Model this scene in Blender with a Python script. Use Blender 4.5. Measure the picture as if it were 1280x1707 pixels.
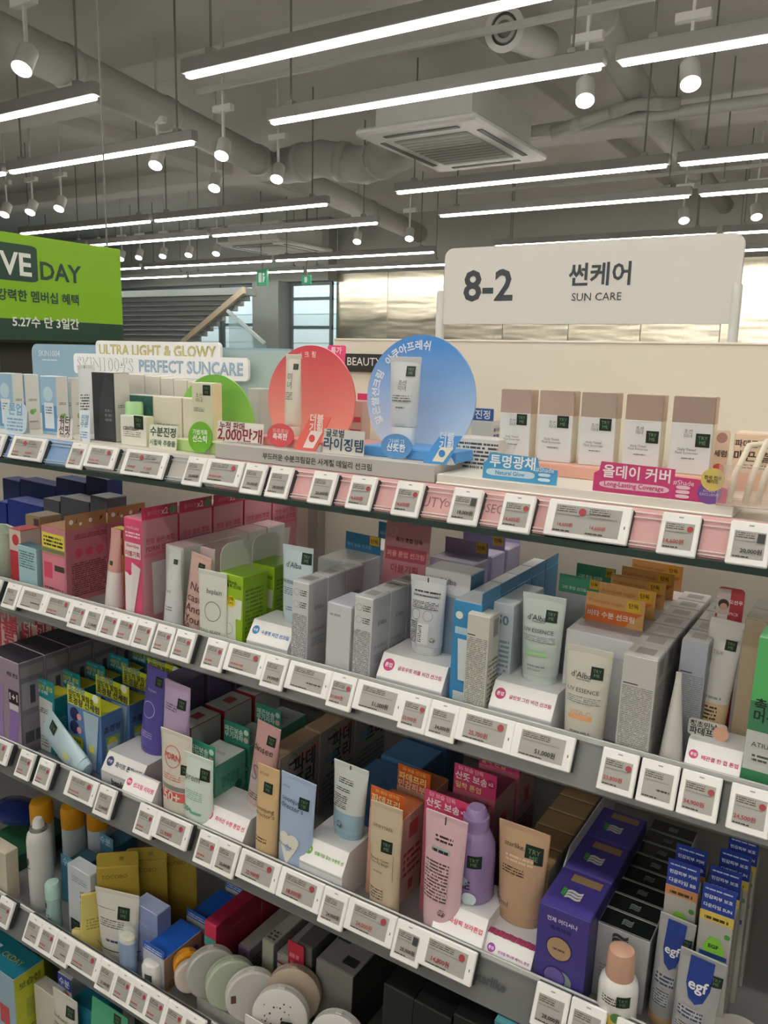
import bpy, math, random
from mathutils import Vector, Matrix
for o in list(bpy.data.objects): bpy.data.objects.remove(o)
random.seed(7)
S = bpy.context.scene
COL = S.collection
PI = math.pi

# ---------------------------------------------------------------- camera
F = 1340.0
CZ = 1.60
EX = Vector((0.84512987, 0.12103814, -0.52067771))
EY = Vector((0.53404177, -0.14825063, 0.83235878))
EZ = Vector((0.02355636, -0.98151491, -0.18993046))
cam = bpy.data.cameras.new('camera')
cam.sensor_fit = 'VERTICAL'; cam.sensor_height = 36.0; cam.sensor_width = 27.0
cam.lens = F / 1707 * 36.0
cam.clip_start = 0.02; cam.clip_end = 200
cam_o = bpy.data.objects.new('camera', cam); COL.objects.link(cam_o)
cam_o.matrix_world = Matrix(((EX.x, -EX.y, -EX.z, 0), (EY.x, -EY.y, -EY.z, 0),
                             (EZ.x, -EZ.y, -EZ.z, CZ), (0, 0, 0, 1)))
S.camera = cam_o

# ---------------------------------------------------------------- world, exposure
w = bpy.data.worlds.new('shop_air'); S.world = w; w.use_nodes = True
bg = w.node_tree.nodes['Background']
bg.inputs['Color'].default_value = (0.93, 0.96, 1.0, 1); bg.inputs['Strength'].default_value = 0.14
S.view_settings.view_transform = 'Standard'; S.view_settings.look = 'None'
S.view_settings.exposure = 0.31; S.view_settings.gamma = 1.0
S.view_settings.use_curve_mapping = False
LED = 27.0          # strength of the linear ceiling lights
SPOT = 16.0

# ---------------------------------------------------------------- pixel -> place
def ray(px, py):
    c = Vector(((px - 640) / F, (py - 853.5) / F, 1.0))
    return Vector((EX.dot(c), EY.dot(c), EZ.dot(c)))
def on_y(px, py, Y):
    r = ray(px, py); return r * (Y / r.y) + Vector((0, 0, CZ))
def on_z(px, py, z):
    r = ray(px, py); return r * ((z - CZ) / r.z) + Vector((0, 0, CZ))
def x_at(px, Y, z):
    k = (px - 640) / F
    c0 = Vector((EX.x, EY.x, EZ.x)); c2 = Vector((EX.z, EY.z, EZ.z))
    a = c0 - k * c2; zz = z - CZ
    return -(a.y * Y + a.z * zz) / a.x

# ---------------------------------------------------------------- materials
_m = {}
def lin(c):
    if isinstance(c, str):
        c = [int(c[i:i + 2], 16) / 255 for i in (0, 2, 4)]
    return tuple((x / 12.92 if x <= .04045 else ((x + .055) / 1.055) ** 2.4) for x in c)
def M(c, rough=.45, metal=0.0, coat=0.0, trans=0.0, emit=0.0, bump=0.0, var=.05, nscale=9.0, alpha=1.0):
    key = (c, rough, metal, coat, trans, emit, bump, var, nscale, alpha)
    if key in _m: return _m[key]
    m = bpy.data.materials.new('finish_' + (c if isinstance(c, str) else 'mixed')); m.use_nodes = True
    nt = m.node_tree; b = nt.nodes['Principled BSDF']; L = nt.links.new
    rgb = lin(c)
    tc = nt.nodes.new('ShaderNodeTexCoord'); nz = nt.nodes.new('ShaderNodeTexNoise')
    nz.inputs['Scale'].default_value = nscale; nz.inputs['Detail'].default_value = 3
    L(tc.outputs['Object'], nz.inputs['Vector'])
    mx = nt.nodes.new('ShaderNodeMix'); mx.data_type = 'RGBA'
    mx.inputs['A'].default_value = (*[max(0, x * (1 - var)) for x in rgb], 1)
    mx.inputs['B'].default_value = (*[min(1, x * (1 + var)) for x in rgb], 1)
    L(nz.outputs['Fac'], mx.inputs['Factor']); L(mx.outputs['Result'], b.inputs['Base Color'])
    b.inputs['Roughness'].default_value = rough; b.inputs['Metallic'].default_value = metal
    b.inputs['Coat Weight'].default_value = coat; b.inputs['Coat Roughness'].default_value = .12
    b.inputs['Transmission Weight'].default_value = trans
    b.inputs['Alpha'].default_value = alpha
    if emit:
        b.inputs['Emission Color'].default_value = (*rgb, 1); b.inputs['Emission Strength'].default_value = emit
    if bump:
        bp = nt.nodes.new('ShaderNodeBump'); bp.inputs['Strength'].default_value = bump; bp.inputs['Distance'].default_value = .01
        L(nz.outputs['Fac'], bp.inputs['Height']); L(bp.outputs['Normal'], b.inputs['Normal'])
    _m[key] = m; return m
def MPRINT(paper, ink, dense=.42):
    """rows of fine print: UV y counts rows, UV x runs along a row"""
    key = ('print', paper, ink, dense)
    if key in _m: return _m[key]
    m = bpy.data.materials.new('fine_print_' + paper); m.use_nodes = True
    nt = m.node_tree; b = nt.nodes['Principled BSDF']; L = nt.links.new; N = nt.nodes.new
    uv = N('ShaderNodeUVMap'); sp = N('ShaderNodeSeparateXYZ'); L(uv.outputs[0], sp.inputs[0])
    def mt(op, a, bb=None):
        n = N('ShaderNodeMath'); n.operation = op
        if isinstance(a, (int, float)): n.inputs[0].default_value = a
        else: L(a, n.inputs[0])
        if bb is not None:
            if isinstance(bb, (int, float)): n.inputs[1].default_value = bb
            else: L(bb, n.inputs[1])
        return n.outputs[0]
    row = mt('FLOOR', sp.outputs['Y']); fr = mt('FRACT', sp.outputs['Y'])
    line = mt('LESS_THAN', fr, .55)
    cb = N('ShaderNodeCombineXYZ'); L(mt('MULTIPLY', sp.outputs['X'], 1.9), cb.inputs[0]); L(mt('MULTIPLY', row, 7.37), cb.inputs[1])
    nz = N('ShaderNodeTexNoise'); nz.inputs['Scale'].default_value = 1.0; nz.inputs['Detail'].default_value = 1; L(cb.outputs[0], nz.inputs['Vector'])
    gap = mt('GREATER_THAN', nz.outputs['Fac'], dense)
    wn = N('ShaderNodeTexWhiteNoise'); wn.noise_dimensions = '1D'; L(row, wn.inputs['W'])
    msk = mt('MULTIPLY', line, gap)
    mx = N('ShaderNodeMix'); mx.data_type = 'RGBA'
    mx.inputs['A'].default_value = (*lin(paper), 1); mx.inputs['B'].default_value = (*lin(ink), 1)
    L(msk, mx.inputs['Factor']); L(mx.outputs['Result'], b.inputs['Base Color'])
    b.inputs['Roughness'].default_value = .45
    _m[key] = m; return m
def MSTEEL(c, rough):
    m = bpy.data.materials.new('brushed_steel'); m.use_nodes = True
    nt = m.node_tree; b = nt.nodes['Principled BSDF']; L = nt.links.new; N = nt.nodes.new
    tc = N('ShaderNodeTexCoord'); mp = N('ShaderNodeMapping'); mp.inputs['Scale'].default_value = (.55, .55, 2.6)
    L(tc.outputs['Object'], mp.inputs['Vector']); nz = N('ShaderNodeTexNoise'); nz.inputs['Scale'].default_value = 1.4; nz.inputs['Detail'].default_value = 2
    L(mp.outputs['Vector'], nz.inputs['Vector']); bp = N('ShaderNodeBump'); bp.inputs['Strength'].default_value = .4; bp.inputs['Distance'].default_value = .04
    L(nz.outputs['Fac'], bp.inputs['Height']); L(bp.outputs['Normal'], b.inputs['Normal'])
    b.inputs['Base Color'].default_value = (*lin(c), 1); b.inputs['Metallic'].default_value = 1.0; b.inputs['Roughness'].default_value = rough
    return m
def MGRAD(c0, c1, z0, z1, rough=.35):
    """printed colour fade from c0 (height z0) to c1 (height z1)"""
    key = ('grad', c0, c1, z0, z1)
    if key in _m: return _m[key]
    m = bpy.data.materials.new('printed_fade'); m.use_nodes = True
    nt = m.node_tree; b = nt.nodes['Principled BSDF']; L = nt.links.new
    tc = nt.nodes.new('ShaderNodeTexCoord'); sp = nt.nodes.new('ShaderNodeSeparateXYZ'); L(tc.outputs['Object'], sp.inputs[0])
    mr = nt.nodes.new('ShaderNodeMapRange'); mr.inputs['From Min'].default_value = z0; mr.inputs['From Max'].default_value = z1
    L(sp.outputs['Z'], mr.inputs['Value'])
    mx = nt.nodes.new('ShaderNodeMix'); mx.data_type = 'RGBA'
    mx.inputs['A'].default_value = (*lin(c0), 1); mx.inputs['B'].default_value = (*lin(c1), 1)
    L(mr.outputs['Result'], mx.inputs['Factor']); L(mx.outputs['Result'], b.inputs['Base Color'])
    b.inputs['Roughness'].default_value = rough
    _m[key] = m; return m
CLEAR = M('f2f6f5', .06, trans=.0, alpha=.22, var=0)
GLASS = M('eaf4f0', .04, alpha=.16, var=0)

# ---------------------------------------------------------------- mesh helpers
def mesh(name, vs, fs, mat, smooth=False, uvs=None):
    me = bpy.data.meshes.new(name); me.from_pydata([tuple(v) for v in vs], [], fs); me.update()
    if mat: me.materials.append(mat)
    if smooth:
        me.polygons.foreach_set('use_smooth', [True] * len(me.polygons))
    if uvs:
        ul = me.uv_layers.new(name='UVMap')
        for l in me.loops: ul.data[l.index].uv = uvs[l.vertex_index]
    return me
def ob(name, me, parent=None, loc=(0, 0, 0), rot=(0, 0, 0), scale=None):
    o = bpy.data.objects.new(name, me); COL.objects.link(o)
    o.location = loc; o.rotation_euler = rot
    if scale: o.scale = scale
    if parent: o.parent = parent
    return o
def tag(o, label=None, cat=None, group=None, kind=None):
    if label: o['label'] = label
    if cat: o['category'] = cat
    if group: o['group'] = group
    if kind: o['kind'] = kind
    return o
def thing(name, label, cat, loc=(0, 0, 0), rot=(0, 0, 0), group=None):
    return tag(ob(name, None, None, loc, rot), label, cat, group)
def copy_tree(o, parent=None):
    c = o.copy(); COL.objects.link(c); c.parent = parent
    for ch in list(o.children): copy_tree(ch, c)
    return c
def g_rbox(w, d, h, c=.0008, z0=0.0, cx=0, cy=0):
    """box on z0 with chamfered edges, centred in x,y"""
    c = min(c, w * .3, d * .3, h * .3)
    vs = []; fs = []
    def ring(a, b, z, k):
        return [(cx + s, cy + t, z) for s, t in ((-a + k, -b), (a - k, -b), (a, -b + k), (a, b - k), (a - k, b), (-a + k, b), (-a, b - k), (-a, -b + k))]
    a, b = w / 2, d / 2
    for r in (ring(a - c, b - c, z0, c * .5), ring(a, b, z0 + c, c), ring(a, b, z0 + h - c, c), ring(a - c, b - c, z0 + h, c * .5)): vs += r
    for k in range(3):
        for i in range(8):
            j = (i + 1) % 8; fs.append((k * 8 + i, k * 8 + j, k * 8 + 8 + j, k * 8 + 8 + i))
    fs.append(tuple(range(7, -1, -1))); fs.append(tuple(range(24, 32)))
    return vs, fs
def rbox(name, w, d, h, mat, parent=None, loc=(0, 0, 0), rot=(0, 0, 0), c=.0008):
    vs, fs = g_rbox(w, d, h, c); return ob(name, mesh(name, vs, fs, mat), parent, loc, rot)
def span(name, x0, x1, y0, y1, z0, z1, mat, parent=None, c=.001):
    p = parent.location if parent else Vector((0, 0, 0))
    return rbox(name, x1 - x0, y1 - y0, z1 - z0, mat, parent, ((x0 + x1) / 2 - p.x, (y0 + y1) / 2 - p.y, z0 - p.z), c=c)
def prism(name, prof, L, mat, parent=None, loc=(0, 0, 0), rot=(0, 0, 0)):
    """profile [(y,z)] extruded along x, centred"""
    n = len(prof); vs = [(-L / 2, y, z) for y, z in prof] + [(L / 2, y, z) for y, z in prof]
    fs = [tuple(range(n - 1, -1, -1)), tuple(range(n, 2 * n))]
    for i in range(n):
        j = (i + 1) % n; fs.append((i, j, n + j, n + i))
    me = mesh(name, vs, fs, mat)
    return ob(name, fixn(me), parent, loc, rot)
def fixn(me):
    import bmesh
    bm = bmesh.new(); bm.from_mesh(me); bmesh.ops.recalc_face_normals(bm, faces=bm.faces); bm.to_mesh(me); bm.free(); return me
def plate(name, pts, th, mat, parent=None, loc=(0, 0, 0), rot=(0, 0, 0)):
    """outline [(x,z)] facing -y with thickness th"""
    n = len(pts); vs = [(x, 0, z) for x, z in pts] + [(x, th, z) for x, z in pts]
    fs = [tuple(range(n)), tuple(range(2 * n - 1, n - 1, -1))]
    for i in range(n):
        j = (i + 1) % n; fs.append((i, n + i, n + j, j))
    return ob(name, fixn(mesh(name, vs, fs, mat)), parent, loc, rot)
def rrect(w, h, r, x0=None, z0=0.0, n=5, corners=(1, 1, 1, 1)):
    """rounded rectangle outline, corners order: bl br tr tl"""
    x0 = -w / 2 if x0 is None else x0
    out = []
    for k, (cx, cz, a0) in enumerate(((x0 + r, z0 + r, PI), (x0 + w - r, z0 + r, 1.5 * PI), (x0 + w - r, z0 + h - r, 0), (x0 + r, z0 + h - r, .5 * PI))):
        if corners[k]:
            out += [(cx + r * math.cos(a0 + i / n * PI / 2), cz + r * math.sin(a0 + i / n * PI / 2)) for i in range(n + 1)]
        else:
            sx = -1 if k in (0, 3) else 1; sz = -1 if k < 2 else 1
            out.append((cx + sx * r, cz + sz * r))
    return out
def circ(cx, cz, r, n=28, rx=None):
    rx = rx or r
    return [(cx + rx * math.cos(2 * PI * i / n), cz + r * math.sin(2 * PI * i / n)) for i in range(n)]
def loft(name, rings, mat, parent=None, cap0=True, cap1=True, smooth=True, loc=(0, 0, 0), rot=(0, 0, 0), N=28):
    """rings [(z, a, b)] ellipses"""
    vs = []; fs = []
    for z, a, b in rings:
        vs += [(a * math.cos(2 * PI * i / N), b * math.sin(2 * PI * i / N), z) for i in range(N)]
    for k in range(len(rings) - 1):
        for i in range(N):
            j = (i + 1) % N; fs.append((k * N + i, k * N + j, k * N + N + j, k * N + N + i))
    me_caps = []
    if cap0: me_caps.append(tuple(range(N - 1, -1, -1)))
    if cap1: me_caps.append(tuple(range((len(rings) - 1) * N, len(rings) * N)))
    me = mesh(name, vs, fs + me_caps, mat, smooth)
    for k in range(len(me_caps)): me.polygons[len(fs) + k].use_smooth = False
    if smooth: me.set_sharp_from_angle(angle=math.radians(42))
    return ob(name, me, parent, loc, rot)
def tubepath(name, pts, r, mat, parent=None, N=12):
    vs = []; fs = []; pts = [Vector(p) for p in pts]
    for k, p in enumerate(pts):
        t = (pts[min(k + 1, len(pts) - 1)] - pts[max(k - 1, 0)]).normalized()
        u = t.cross(Vector((0, 0, 1)));
        if u.length < .01: u = Vector((1, 0, 0))
        u.normalize(); v = t.cross(u)
        vs += [p + r * (u * math.cos(2 * PI * i / N) + v * math.sin(2 * PI * i / N)) for i in range(N)]
    for k in range(len(pts) - 1):
        for i in range(N):
            j = (i + 1) % N; fs.append((k * N + i, k * N + N + i, k * N + N + j, k * N + j))
    fs.append(tuple(range(N))); fs.append(tuple(range(len(vs) - 1, len(vs) - N - 1, -1)))
    return ob(name, mesh(name, vs, fs, mat, True), parent)

# ---------------------------------------------------------------- lettering and print
_t = {}
def glyphs(s, bold):
    if (s, bold) in _t: return _t[(s, bold)]
    c = bpy.data.curves.new('lettering', 'FONT'); c.body = s; c.resolution_u = 2
    c.offset = .022 if bold else 0.0; c.align_x = 'CENTER'; c.space_line = .95
    o = bpy.data.objects.new('lettering', c); me = bpy.data.meshes.new_from_object(o)
    vs = [(v.co.x, v.co.y) for v in me.vertices]; fs = [tuple(p.vertices) for p in me.polygons]
    bpy.data.objects.remove(o); bpy.data.curves.remove(c); bpy.data.meshes.remove(me)
    if not vs: vs = [(0, 0), (.1, 0), (0, .1)]
    x0 = min(v[0] for v in vs); x1 = max(v[0] for v in vs); y0 = min(v[1] for v in vs); y1 = max(v[1] for v in vs)
    vs = [(x - (x0 + x1) / 2, y - (y0 + y1) / 2) for x, y in vs]
    _t[(s, bold)] = (vs, fs, x1 - x0, y1 - y0); return _t[(s, bold)]
class Face:
    """a printable face: W wide, H high, f(u,v,lift) -> local point"""
    def __init__(s, W, H, f): s.W, s.H, s.f = W, H, f
def decor(parent, face, items):
    W, H, f = face.W, face.H, face.f
    for n, it in enumerate(items):
        k = it[0]; lift = .0003 + .00022 * n
        if k == 't':          # t u v width text colour [rot] [bold]
            _, u, v, wf, s, c = it[:6]; rot = it[6] if len(it) > 6 else 0; bold = it[7] if len(it) > 7 else True
            vs, fs, tw, th = glyphs(s, bold); q = wf * W / tw if not rot else wf * H / tw
            ca, sa = math.cos(math.radians(rot)), math.sin(math.radians(rot))
            P = [f((u - .5) * W + q * (x * ca - y * sa), v * H + q * (x * sa + y * ca), lift + .0002) for x, y in vs]
            ob('lettering', mesh('lettering', P, fs, M(c, .5)), parent)
        elif k == 'a':        # arc text: cu cv radius(frac W) a0 a1(deg) size text colour
            _, cu, cv, r, a0, a1, size, s, c = it
            P = []; FS = []; n_ = len(s)
            for i, ch in enumerate(s):
                if ch == ' ': continue
                a = math.radians(a0 + (a1 - a0) * (i + .5) / n_); vs, fs, tw, th = glyphs(ch, True); q = size * W
                ca, sa = math.cos(a - PI / 2), math.sin(a - PI / 2); b = len(P)
                bx, by = (cu - .5) * W + r * W * math.cos(a), cv * H + r * W * math.sin(a)
                P += [f(bx + q * (x * ca - y * sa), by + q * (x * sa + y * ca), lift + .0004) for x, y in vs]
                FS += [tuple(j + b for j in g) for g in fs]
            ob('lettering', mesh('lettering', P, FS, M(c, .5)), parent)
        elif k in 'rp':       # r u0 v0 u1 v1 colour   |  p u0 v0 u1 v1 rows paper ink
            u0, v0, u1, v1 = it[1:5]; nx, nz = 8, 6
            P = []; UV = []; asp = (u1 - u0) * W / max(1e-6, (v1 - v0) * H)
            for j in range(nz + 1):
                for i in range(nx + 1):
                    P.append(f((u0 + (u1 - u0) * i / nx - .5) * W, (v0 + (v1 - v0) * j / nz) * H, lift))
                    if k == 'p': UV.append((i / nx * it[5] * asp, j / nz * it[5]))
            fs = [(j * (nx + 1) + i, j * (nx + 1) + i + 1, (j + 1) * (nx + 1) + i + 1, (j + 1) * (nx + 1) + i) for j in range(nz) for i in range(nx)]
            if k == 'r':
                ob('printed_panel', mesh('printed_panel', P, fs, M(it[5], .4)), parent)
            else:
                ob('fine_print', mesh('fine_print', P, fs, MPRINT(it[6], it[7]), uvs=UV), parent)
        elif k == 'g':        # free polygon [(u,v)..] colour
            pts = it[1]; P = [f((u - .5) * W, v * H, lift) for u, v in pts]
            ob('printed_panel', mesh('printed_panel', P, [tuple(range(len(P)))], M(it[2], .4)), parent)
        elif k in 'oO':       # disc / ring u v r(frac W) colour
            _, u, v, r, c = it[:5]; N = 28; r *= W
            cu, cv = (u - .5) * W, v * H
            if k == 'o':
                P = [f(cu, cv, lift)] + [f(cu + r * q * math.cos(2 * PI * i / N), cv + r * q * math.sin(2 * PI * i / N), lift) for q in (.5, 1) for i in range(N)]
                fs = [(0, 1 + i, 1 + (i + 1) % N) for i in range(N)] + [(1 + i, 1 + N + i, 1 + N + (i + 1) % N, 1 + (i + 1) % N) for i in range(N)]
            else:
                P = [f(cu + r * q * math.cos(2 * PI * i / N), cv + r * q * math.sin(2 * PI * i / N), lift) for q in (.93, 1) for i in range(N)]
                fs = [(i, N + i, N + (i + 1) % N, (i + 1) % N) for i in range(N)]
            ob('round_badge', mesh('round_badge', P, fs, M(c, .4)), parent)
        elif k == 's':        # tester sticker u v width
            _, u, v, wf = it[:4]; a = wf * W / 2; P = []
            cu, cv = (u - .5) * W, v * H; nx = 4
            for j in range(nx + 1):
                for i in range(nx + 1): P.append(f(cu - a + 2 * a * i / nx, cv - a + 2 * a * j / nx, lift))
            fs = [(j * 5 + i, j * 5 + i + 1, j * 5 + 6 + i, j * 5 + 5 + i) for j in range(4) for i in range(4)]
            so = ob('sticker', mesh('sticker', P, fs, M('16241f', .35)), parent)
            vs, fs, tw, th = glyphs('TRY\nME', False); q = 1.35 * a / tw
            ob('lettering', mesh('lettering', [f(cu + q * x, cv + q * y, lift + .0003) for x, y in vs], fs, M('6f9a70', .5)), so)
def flat(W, H, y): return Face(W, H, lambda u, v, e: (u, y - e, v))

# ================================================================ the room
X0R, X1R, Y0R, Y1R, ZC = -19.0, 4.5, -4.5, 13.6, 4.25
conc = M('d0cfca', .85, bump=.25, nscale=1.6, var=.07)
def struct(name, o, label=None):
    o.name = name; o['kind'] = 'structure'
    if label: o['label'] = label
    return o
struct('floor', span('floor', X0R, X1R, Y0R, Y1R, -.1, 0, M('77746d', .35, bump=.05, nscale=3)))
ceiling = struct('ceiling', span('ceiling', X0R, X1R, Y0R, Y1R, ZC, ZC + .15, conc))
for y in (5.9, 9.3):
    span('beam', X0R, X1R, y - .2, y + .2, ZC - .2, ZC + .02, conc, ceiling, c=.01)
for x in (-8.6, -3.4, 1.2):
    span('cross_beam', x - .22, x + .22, Y0R, Y1R, ZC - .15, ZC + .02, conc, ceiling, c=.01)
struct('wall_right', span('wall_right', X1R, X1R + .15, Y0R, Y1R, 0, ZC, M('cfccc4', .7)))
struct('wall_front', span('wall_front', X0R, X1R, Y0R - .15, Y0R, 0, ZC, M('bdbab2', .7)))
struct('wall_left', span('wall_left', X0R - .15, X0R, Y0R, Y1R, 0, ZC, M('9aa09f', .7)))
# far wall: brushed steel panels on the right half, window bay and stair on the left
steel = MSTEEL('ddd5c2', .27)
wb = struct('wall_back', span('wall_back', -9.75, X1R, Y1R, Y1R + .15, 0, ZC, M('8e8d88', .7)))
xx = -9.75
while xx < X1R - .1:
    x1 = min(xx + 1.22, X1R)
    span('steel_panel', xx + .004, x1 - .004, Y1R - .02, Y1R, .02, 3.2, steel, wb, c=.004); xx = x1
struct('beam_back', span('beam_back', X0R, -9.75, Y1R - .3, Y1R, 3.05, ZC, M('8f908c', .8)), 'grey concrete lintel over the window bay')
struct('pillar', span('pillar', -11.55, -10.85, Y1R - .5, Y1R, 0, 3.06, M('8a8f8d', .7)), 'grey square pillar beside the window bay')
# daylight seen through the windows: pale building outside
YO = Y1R + 3.2
out = span('facade_outside', X0R - 9, -7.0, YO, YO + .2, -.5, 5.5, M('cfe0e2', .8, var=.04)); struct('facade_outside', out, 'pale building across the street seen through the windows')
for k in range(14):
    span('cladding_board', X0R - 9, -7.0, YO - .03, YO, .1 + k * .36, .43 + k * .36, M('d5e6e8' if k % 3 else 'bcd3d6', .8), out)
struct('ground_outside', span('ground_outside', X0R - 9, 2, Y1R + .2, YO + .2, -.25, -.12, M('b6b8b4', .8)), 'street pavement outside the windows')
def window(n, x0, x1, z0, z1, mull):
    fr = M('5d6a6b', .5); y = Y1R - .12
    wn = ob('window_%d' % n, None); wn['kind'] = 'structure'
    for a, b, c, d in [(x0, x1, z0, z0 + .06), (x0, x1, z1 - .06, z1)] + [(x0, x1, m - .03, m + .03) for m in mull]:
        span('rail', a, b, y - .03, y + .03, c, d, fr, wn)
    for a in (x0, x1 - .06): span('stile', a, a + .06, y - .031, y + .031, z0, z1, fr, wn)
    span('pane', x0 + .05, x1 - .05, y - .004, y + .004, z0 + .05, z1 - .05, GLASS, wn)
window(1, -10.84, -9.76, .2, 3.04, (1.0, 2.15, 2.72))
window(2, -12.75, -11.56, .2, 3.04, (1.0, 2.2))
window(3, -19.0, -12.78, .2, 3.04, (1.3, 2.3))
sun = bpy.data.lights.new('daylight', 'SUN'); sun.energy = 5.0; sun.angle = .6; sun.color = (.92, .97, 1)
so = ob('daylight', sun, None, (-12, 20, 12), (math.radians(52), 0, math.radians(-15)))
# stair flight in front of the windows
st = thing('staircase', 'pale staircase flight with stepped underside rising by the far windows', 'staircase', (0, 0, 0))
P0 = on_y(200, 575, 12.9); P1 = on_y(405, 492, 12.9)
for k in range(11):
    q = k / 10; z_ = .25 + CZ - CZ + (P1.z - P0.z) * q + P0.z - .25; xr = P0.x + (on_y(305, 575, 12.5).x - P0.x) + (P1.x - on_y(305, 575, 12.5).x) * q
    yk = 12.35 - .1 * k; qq = on_y(303 + 100 * q, 577 - 86 * q, yk); xr = qq.x; z_ = qq.z
    span('step', -17.0 + .3 * q, xr, 12.35 - .1 * k, 12.75 - .1 * k, z_, z_ + .13, M('a2a9a8', .7), st, c=.006)
a = on_y(303, 577, 12.3); b = on_y(408, 489, 11.2)
def bar(name, a, b, w, h, mat, parent):
    d = b - a; L = d.length; o = rbox(name, L, w, h, mat, parent, c=.004)
    o.rotation_euler = (0, -math.atan2(d.z, math.hypot(d.x, d.y)), math.atan2(d.y, d.x)); o.location = (a + b) / 2; return o
span('support_wall', -17.2, -16.6, 12.3, 12.75, 0, P0.z, M('9aa09f', .7), st)
bar('stringer', a, b, .06, .12, M('d0c2a8', .5), st)
g0 = on_y(440, 575, 11.4); g1 = on_y(378, 520, 11.4)
bar('handrail', g1, g0, .05, .06, M('c6d6d8', .3), st)
plate('glass_guard', [(g1.x, g1.z), (g0.x, g0.z), (g0.x, 1.0), (g1.x, 1.0)], .02, M('bfe0e4', .1, alpha=.35, var=0), st, (0, 11.45, 0))

# ---------------------------------------------------------------- ceiling services
lamp = M('fffaf0', .5, emit=LED, var=0); house = M('8d8d8a', .45); wire = M('6f6f6c', .5)
ZL = CZ + 1.5
def linear(x0, x1, y, lab):
    t = thing('linear_light', lab, 'ceiling light', ((x0 + x1) / 2, y, ZL), group='linear ceiling lights')
    L = x1 - x0
    rbox('housing', L, .07, .075, house, t, (0, 0, .022), c=.004)
    rbox('diffuser', L - .05, .042, .022, lamp, t, (0, 0, 0), c=.005)
    for s in (-.42, .42):
        rbox('hanger', .05, .05, .03, house, t, (L * s, 0, .097), c=.004)
        rbox('suspension_rod', .012, .012, ZC - ZL - .12, wire, t, (L * s, 0, .12), c=.002)
ORD = ['first', 'second', 'third', 'fourth', 'fifth', 'sixth', 'seventh', 'eighth', 'ninth', 'tenth', 'eleventh', 'twelfth', 'thirteenth', 'fourteenth', 'fifteenth',
       'sixteenth', 'seventeenth', 'eighteenth', 'nineteenth', 'twentieth', 'twenty-first', 'twenty-second', 'twenty-third', 'twenty-fourth', 'twenty-fifth', 'twenty-sixth', 'twenty-seventh', 'twenty-eighth']
rowsL = [(3.52, [(-6.6, -4.33)]), (4.58, [(-9.2, -6.9), (-6.84, -4.58)]), (7.0, [(-10.3, -7.75), (-7.69, -5.14)]), (8.2, [(-13.0, -10.45), (-10.4, -7.98), (-7.92, -5.3)]),
         (10.74, [(-15.2, -12.2), (-12.1, -9.02), (-8.96, -5.95)]), (12.2, [(-14.8, -12.5), (-12.44, -9.5), (-9.44, -6.5)])]
rowsR = [(3.52, [(-3.59, -1.05), (-.99, 1.5)]), (4.45, [(-3.76, -1.49), (-1.43, .85), (.9, 3.2)]), (6.8, [(-4.21, -1.71), (-1.65, .85)]), (8.08, [(-4.44, -1.81), (-1.75, .85)]),
         (10.5, [(-4.89, -2.02), (-1.96, .9)]), (12.1, [(-5.6, -2.35), (-2.29, .9)])]
for side, rows in (('left run', rowsL), ('right run', rowsR)):
    for r, (y, segs) in enumerate(rows):
        for k, (a_, b_) in enumerate(segs):
            linear(a_, b_, y, 'hanging linear light, %s row from the camera, %s segment of its %s' % (ORD[r], ORD[k], side))
for r, y in enumerate((0.0, 1.0, -3.4, -2.5)):
    for k, (a_, b_) in enumerate(((-6.8, -4.3), (-4.2, -1.7), (-1.6, .9), (1.0, 3.5))):
        linear(a_, b_, y, 'hanging linear light above the aisle, %s row overhead, %s segment' % (ORD[r], ORD[k]))
white = M('c3c3bf', .6); pipe = M('a9a9a5', .6)
def spot(px, py, lab, z=CZ + 1.6):
    p = on_z(px, py, z)
    t = thing('spotlight', lab, 'spotlight', p, group='white cylinder spotlights')
    rt = (math.radians(-30), math.radians(-14), 0)
    bo = loft('body', [(0, .058, .058), (.15, .058, .058), (.16, .05, .05)], white, t, rot=rt)
    loft('lens', [(-.006, .05, .05), (-.002, .056, .056), (.001, .056, .056)], M('fffaf0', .4, emit=SPOT, var=0), bo)
    rbox('stem', .02, .02, ZC - z - .12, white, t, (-.03, .06, .12)); rbox('driver_box', .2, .05, .05, white, t, (-.03, .06, .36))
for px, py, lab in ((975, 168, 'above the ceiling cassette, lower of the bright pair'), (1151, 140, 'above the aisle sign, upper of the bright pair'), (1140, 368, 'just over the white aisle sign'),
                    (1261, 362, 'at the right edge over the aisle sign'), (682, 398, 'left of the white aisle sign'), (595, 403, 'over the steel wall edge'), (369, 260, 'under the big duct, highest'),
                    (259, 276, 'under the big duct, farthest left'), (461, 299, 'under the big duct, farthest right'), (357, 314, 'under the big duct, lowest'), (36, 115, 'alone in the top left corner'),
                    (98, 348, 'above the green sign, third from the left'), (50, 354, 'above the green sign, second from the left'), (7, 358, 'above the green sign, leftmost')):
    spot(px, py, 'white cylinder spotlight ' + lab)
for k, px in enumerate((201, 231, 271, 314, 360)):
    spot(px, 432 - k * 2.2, 'small spotlight right of the green sign, %s from the left' % ORD[k], CZ + 1.55)
def track(x0, x1, y, lab):
    o = span('light_track', x0, x1, y - .02, y + .02, CZ + 2.1, CZ + 2.14, M('a4a4a0', .5)); tag(o, lab, 'track')
track(-5.2, -.4, 5.24, 'white ceiling track nearest the camera'); track(-10, -7.7, 6.25, 'white ceiling track above the green sign'); track(-5.2, -1.2, 9.95, 'white ceiling track farthest from the camera')
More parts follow.
